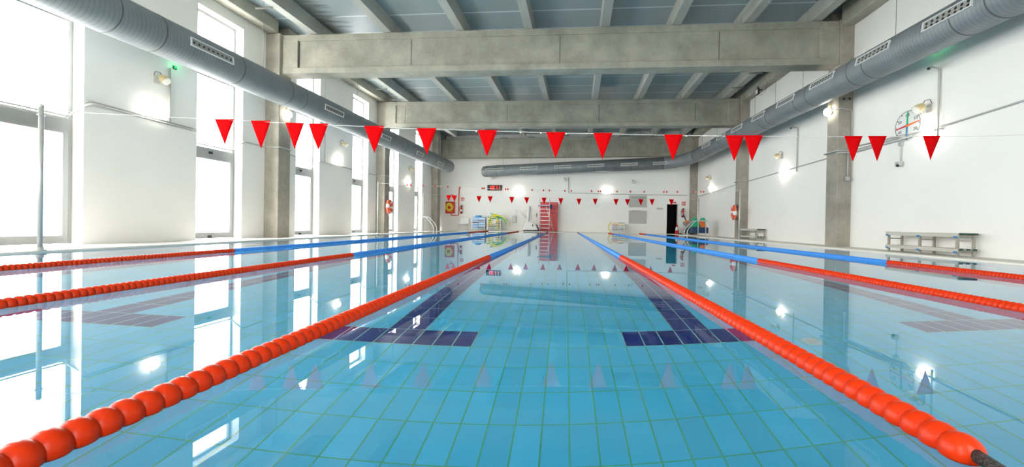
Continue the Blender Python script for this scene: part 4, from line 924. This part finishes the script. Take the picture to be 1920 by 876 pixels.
# cloth bag on a rail, far left corner
p = atF(806, 405, 1.2); f = frFp(p); root = thing('covered_stand', (p.x, p.y, 0), 'dark upright stand with cream cloth hood and bag in the far left corner', 'stand')
MB().prism([(-.16, .12), (.26, -.02), (.20, .24), (.02, .36), (-.12, .32)], -.12, .12, f).build('hood', M['cream'], root, bevel=.03)
MB().box(-.17, .30, -.1, .1, -.95, -.03, f).build('cover', M['dark'], root, bevel=.04)
MB().box(-.14, .18, .10, .16, -.52, .0, f).build('bag', M['cream'], root, bevel=.04)
MB().lathe([(0, .2), (.05, .2), (.06, .05)], (p.x, p.y, DECK_F), (0, 0, 1), 18).tube([(p.x, p.y, DECK_F), (p.x, p.y, p.z-.4)], .03, 8).build('stand', M['dark'], root)

# ---------------------------------------------------------------- pool ladders
def pool_ladder(y, pxa, pxb, pyt, side, lab):
    xa, xb = sorted((atY(pxa, pyt, y).x, atY(pxb, pyt, y).x)); zt = atY((pxa+pxb)/2, pyt, y).z
    root = thing('pool_ladder', ((xa+xb)/2, y, 0), lab, 'ladder', 'steel pool ladders')
    xd, xw = (xa, xb) if side < 0 else (xb, xa); dk = DECK_L if side < 0 else DECK_R
    sg = 1 if xw > xd else -1
    for dy in (-.25, .25):
        MB().tube(smooth_poly([(xd, y+dy, dk), (xd, y+dy, zt-.03), (xd+sg*.28, y+dy, zt), (xw-sg*.42, y+dy, zt), (xw, y+dy, zt*.40), (xw, y+dy, -.8)], .2, 8), .021, 10).build('handrail', M['white_alu'], root)
    for k in range(3): MB().box(xw-.05, xw+.05, y-.25, y+.25, -.25-k*.25, -.22-k*.25).build('tread', M['white_alu'], root)
pool_ladder(19.3, 784, 816.5, 407, -1, 'steel pool ladder rails on the far left pool edge')
pool_ladder(21.0, 1327, 1286, 414, 1, 'steel pool ladder rails on the far right pool edge')

# ---------------------------------------------------------------- lifebuoys
def buoy(c, fr, R, lab, knotz):
    root = thing('lifebuoy', c, lab, 'lifebuoy', 'orange lifebuoys on the columns')
    n, k = 48, 12; r = R*.27; Rm = R-r; m = MB(); vs = []
    for i in range(n):
        a = 2*math.pi*i/n
        for j in range(k):
            b = 2*math.pi*j/k; q = Rm+r*math.cos(b); vs.append(fr.p(q*math.cos(a), r*.85*math.sin(b)+.08, q*math.sin(a)))
    fs = [(i*k+j, ((i+1) % n)*k+j, ((i+1) % n)*k+(j+1) % k, i*k+(j+1) % k) for i in range(n) for j in range(k)]
    m.add(vs, fs, True); m.m = [1 if ((i+3) % 12) < 4 else 0 for i in range(n) for j in range(k)]
    m.build('ring', [M['buoy'], M['white']], root)
    lp = [fr.p((R+.012+.03*abs(math.sin(2*a)))*math.cos(a), .08, (R+.012+.03*abs(math.sin(2*a)))*math.sin(a)) for a in [2*math.pi*i/40 for i in range(40)]]
    MB().tube(lp, .008, 6, closed=True).build('grab_line', M['rope'], root)
    MB().box(-.03, .03, -.02, .14, Rm-.05, Rm+.02, fr).box(-.02, .02, -.02, .02, -.1, Rm, fr).build('hook', M['steel'], root)
    m = MB()
    for s_ in range(5):
        m.tube([fr.p(-.05+.02*s_, .06, -R+.05), fr.p(-.03+.018*s_, .09, -R-.35), fr.p(.0+.012*s_, .06, -R-.75-.04*s_)], .009, 6)
    m.build('throw_line', M['rope'], root)
p = hitp(727.5, 388, (-9.27, 19.1, 0), (1, 0, 0))
buoy(p, Fr(p, (-.15, 1, 0), (1, .15, 0), (0, 0, 1)), .40, 'orange lifebuoy hanging on the second left column', 0)
p = hitp(1379.5, 398.5, (8.17, 19, 0), (1, 0, 0))
buoy(p, Fr(p, (-.25, -1, 0), (-1, .25, 0), (0, 0, 1)), .38, 'orange and white lifebuoy hanging on the second right column', 0)

# ---------------------------------------------------------------- benches
def bench(y0, L, lab):
    fr = frR(y0); D0, D1 = .06, .39; root = thing('bench', fr.p(L/2, .2, 0), lab, 'bench', 'slatted changing benches along the right wall')
    zt, zl = .47, .155
    for k in range(5):
        v = D0+(D1-D0)*k/5
        s_ = MB().box(0, L, v+.004, v+.058, zt-.035, zt, fr).build('seat_slat', M['bench'], root, bevel=.006)
        for e in (-.018, L): MB().box(e, e+.018, v+.002, v+.060, zt-.037, zt+.002, fr).build('end_cap', M['green_cap'], s_)
    MB().box(0, L, D1, D1+.02, zt-.085, zt, fr).build('front_rail', M['bench'], root)
    for k in range(3):
        v = D0+.02+(D1-D0-.06)*k/2.2
        s_ = MB().box(0, L, v, v+.05, zl-.03, zl, fr).build('shelf_slat', M['bench'], root, bevel=.006)
        for e in (-.018, L): MB().box(e, e+.018, v-.002, v+.052, zl-.033, zl+.002, fr).build('end_cap', M['green_cap'], s_)
    MB().box(0, L, D1, D1+.02, zl-.075, zl, fr).build('shelf_rail', M['bench'], root)
    for u in (.03, L/2-.02, L-.07):
        m = MB(); m.box(u, u+.04, D1-.04, D1, 0, zt-.035, fr).box(u, u+.04, D0, D0+.04, 0, zt-.035, fr)
        for z in (.0, 1): pass
        m.box(u+.005, u+.035, D0, D1, zl-.06, zl-.03, fr).box(u+.005, u+.035, D0, D1, zt-.075, zt-.035, fr).box(u+.01, u+.03, D0, D1, .30, .325, fr)
        m.build('leg_frame', M['bench_leg'], root)
        for z in (zt-.10, zl-.09): MB().box(u-.02, u+.05, D1, D1+.03, z, z+.04, fr).build('bracket_cap', M['blue_cap'], root)
bench(8.22, 1.78, 'nearer grey slatted bench with lower shelf against the right wall')
bench(16.75, 1.62, 'farther grey slatted bench against the right wall below the lifebuoy')
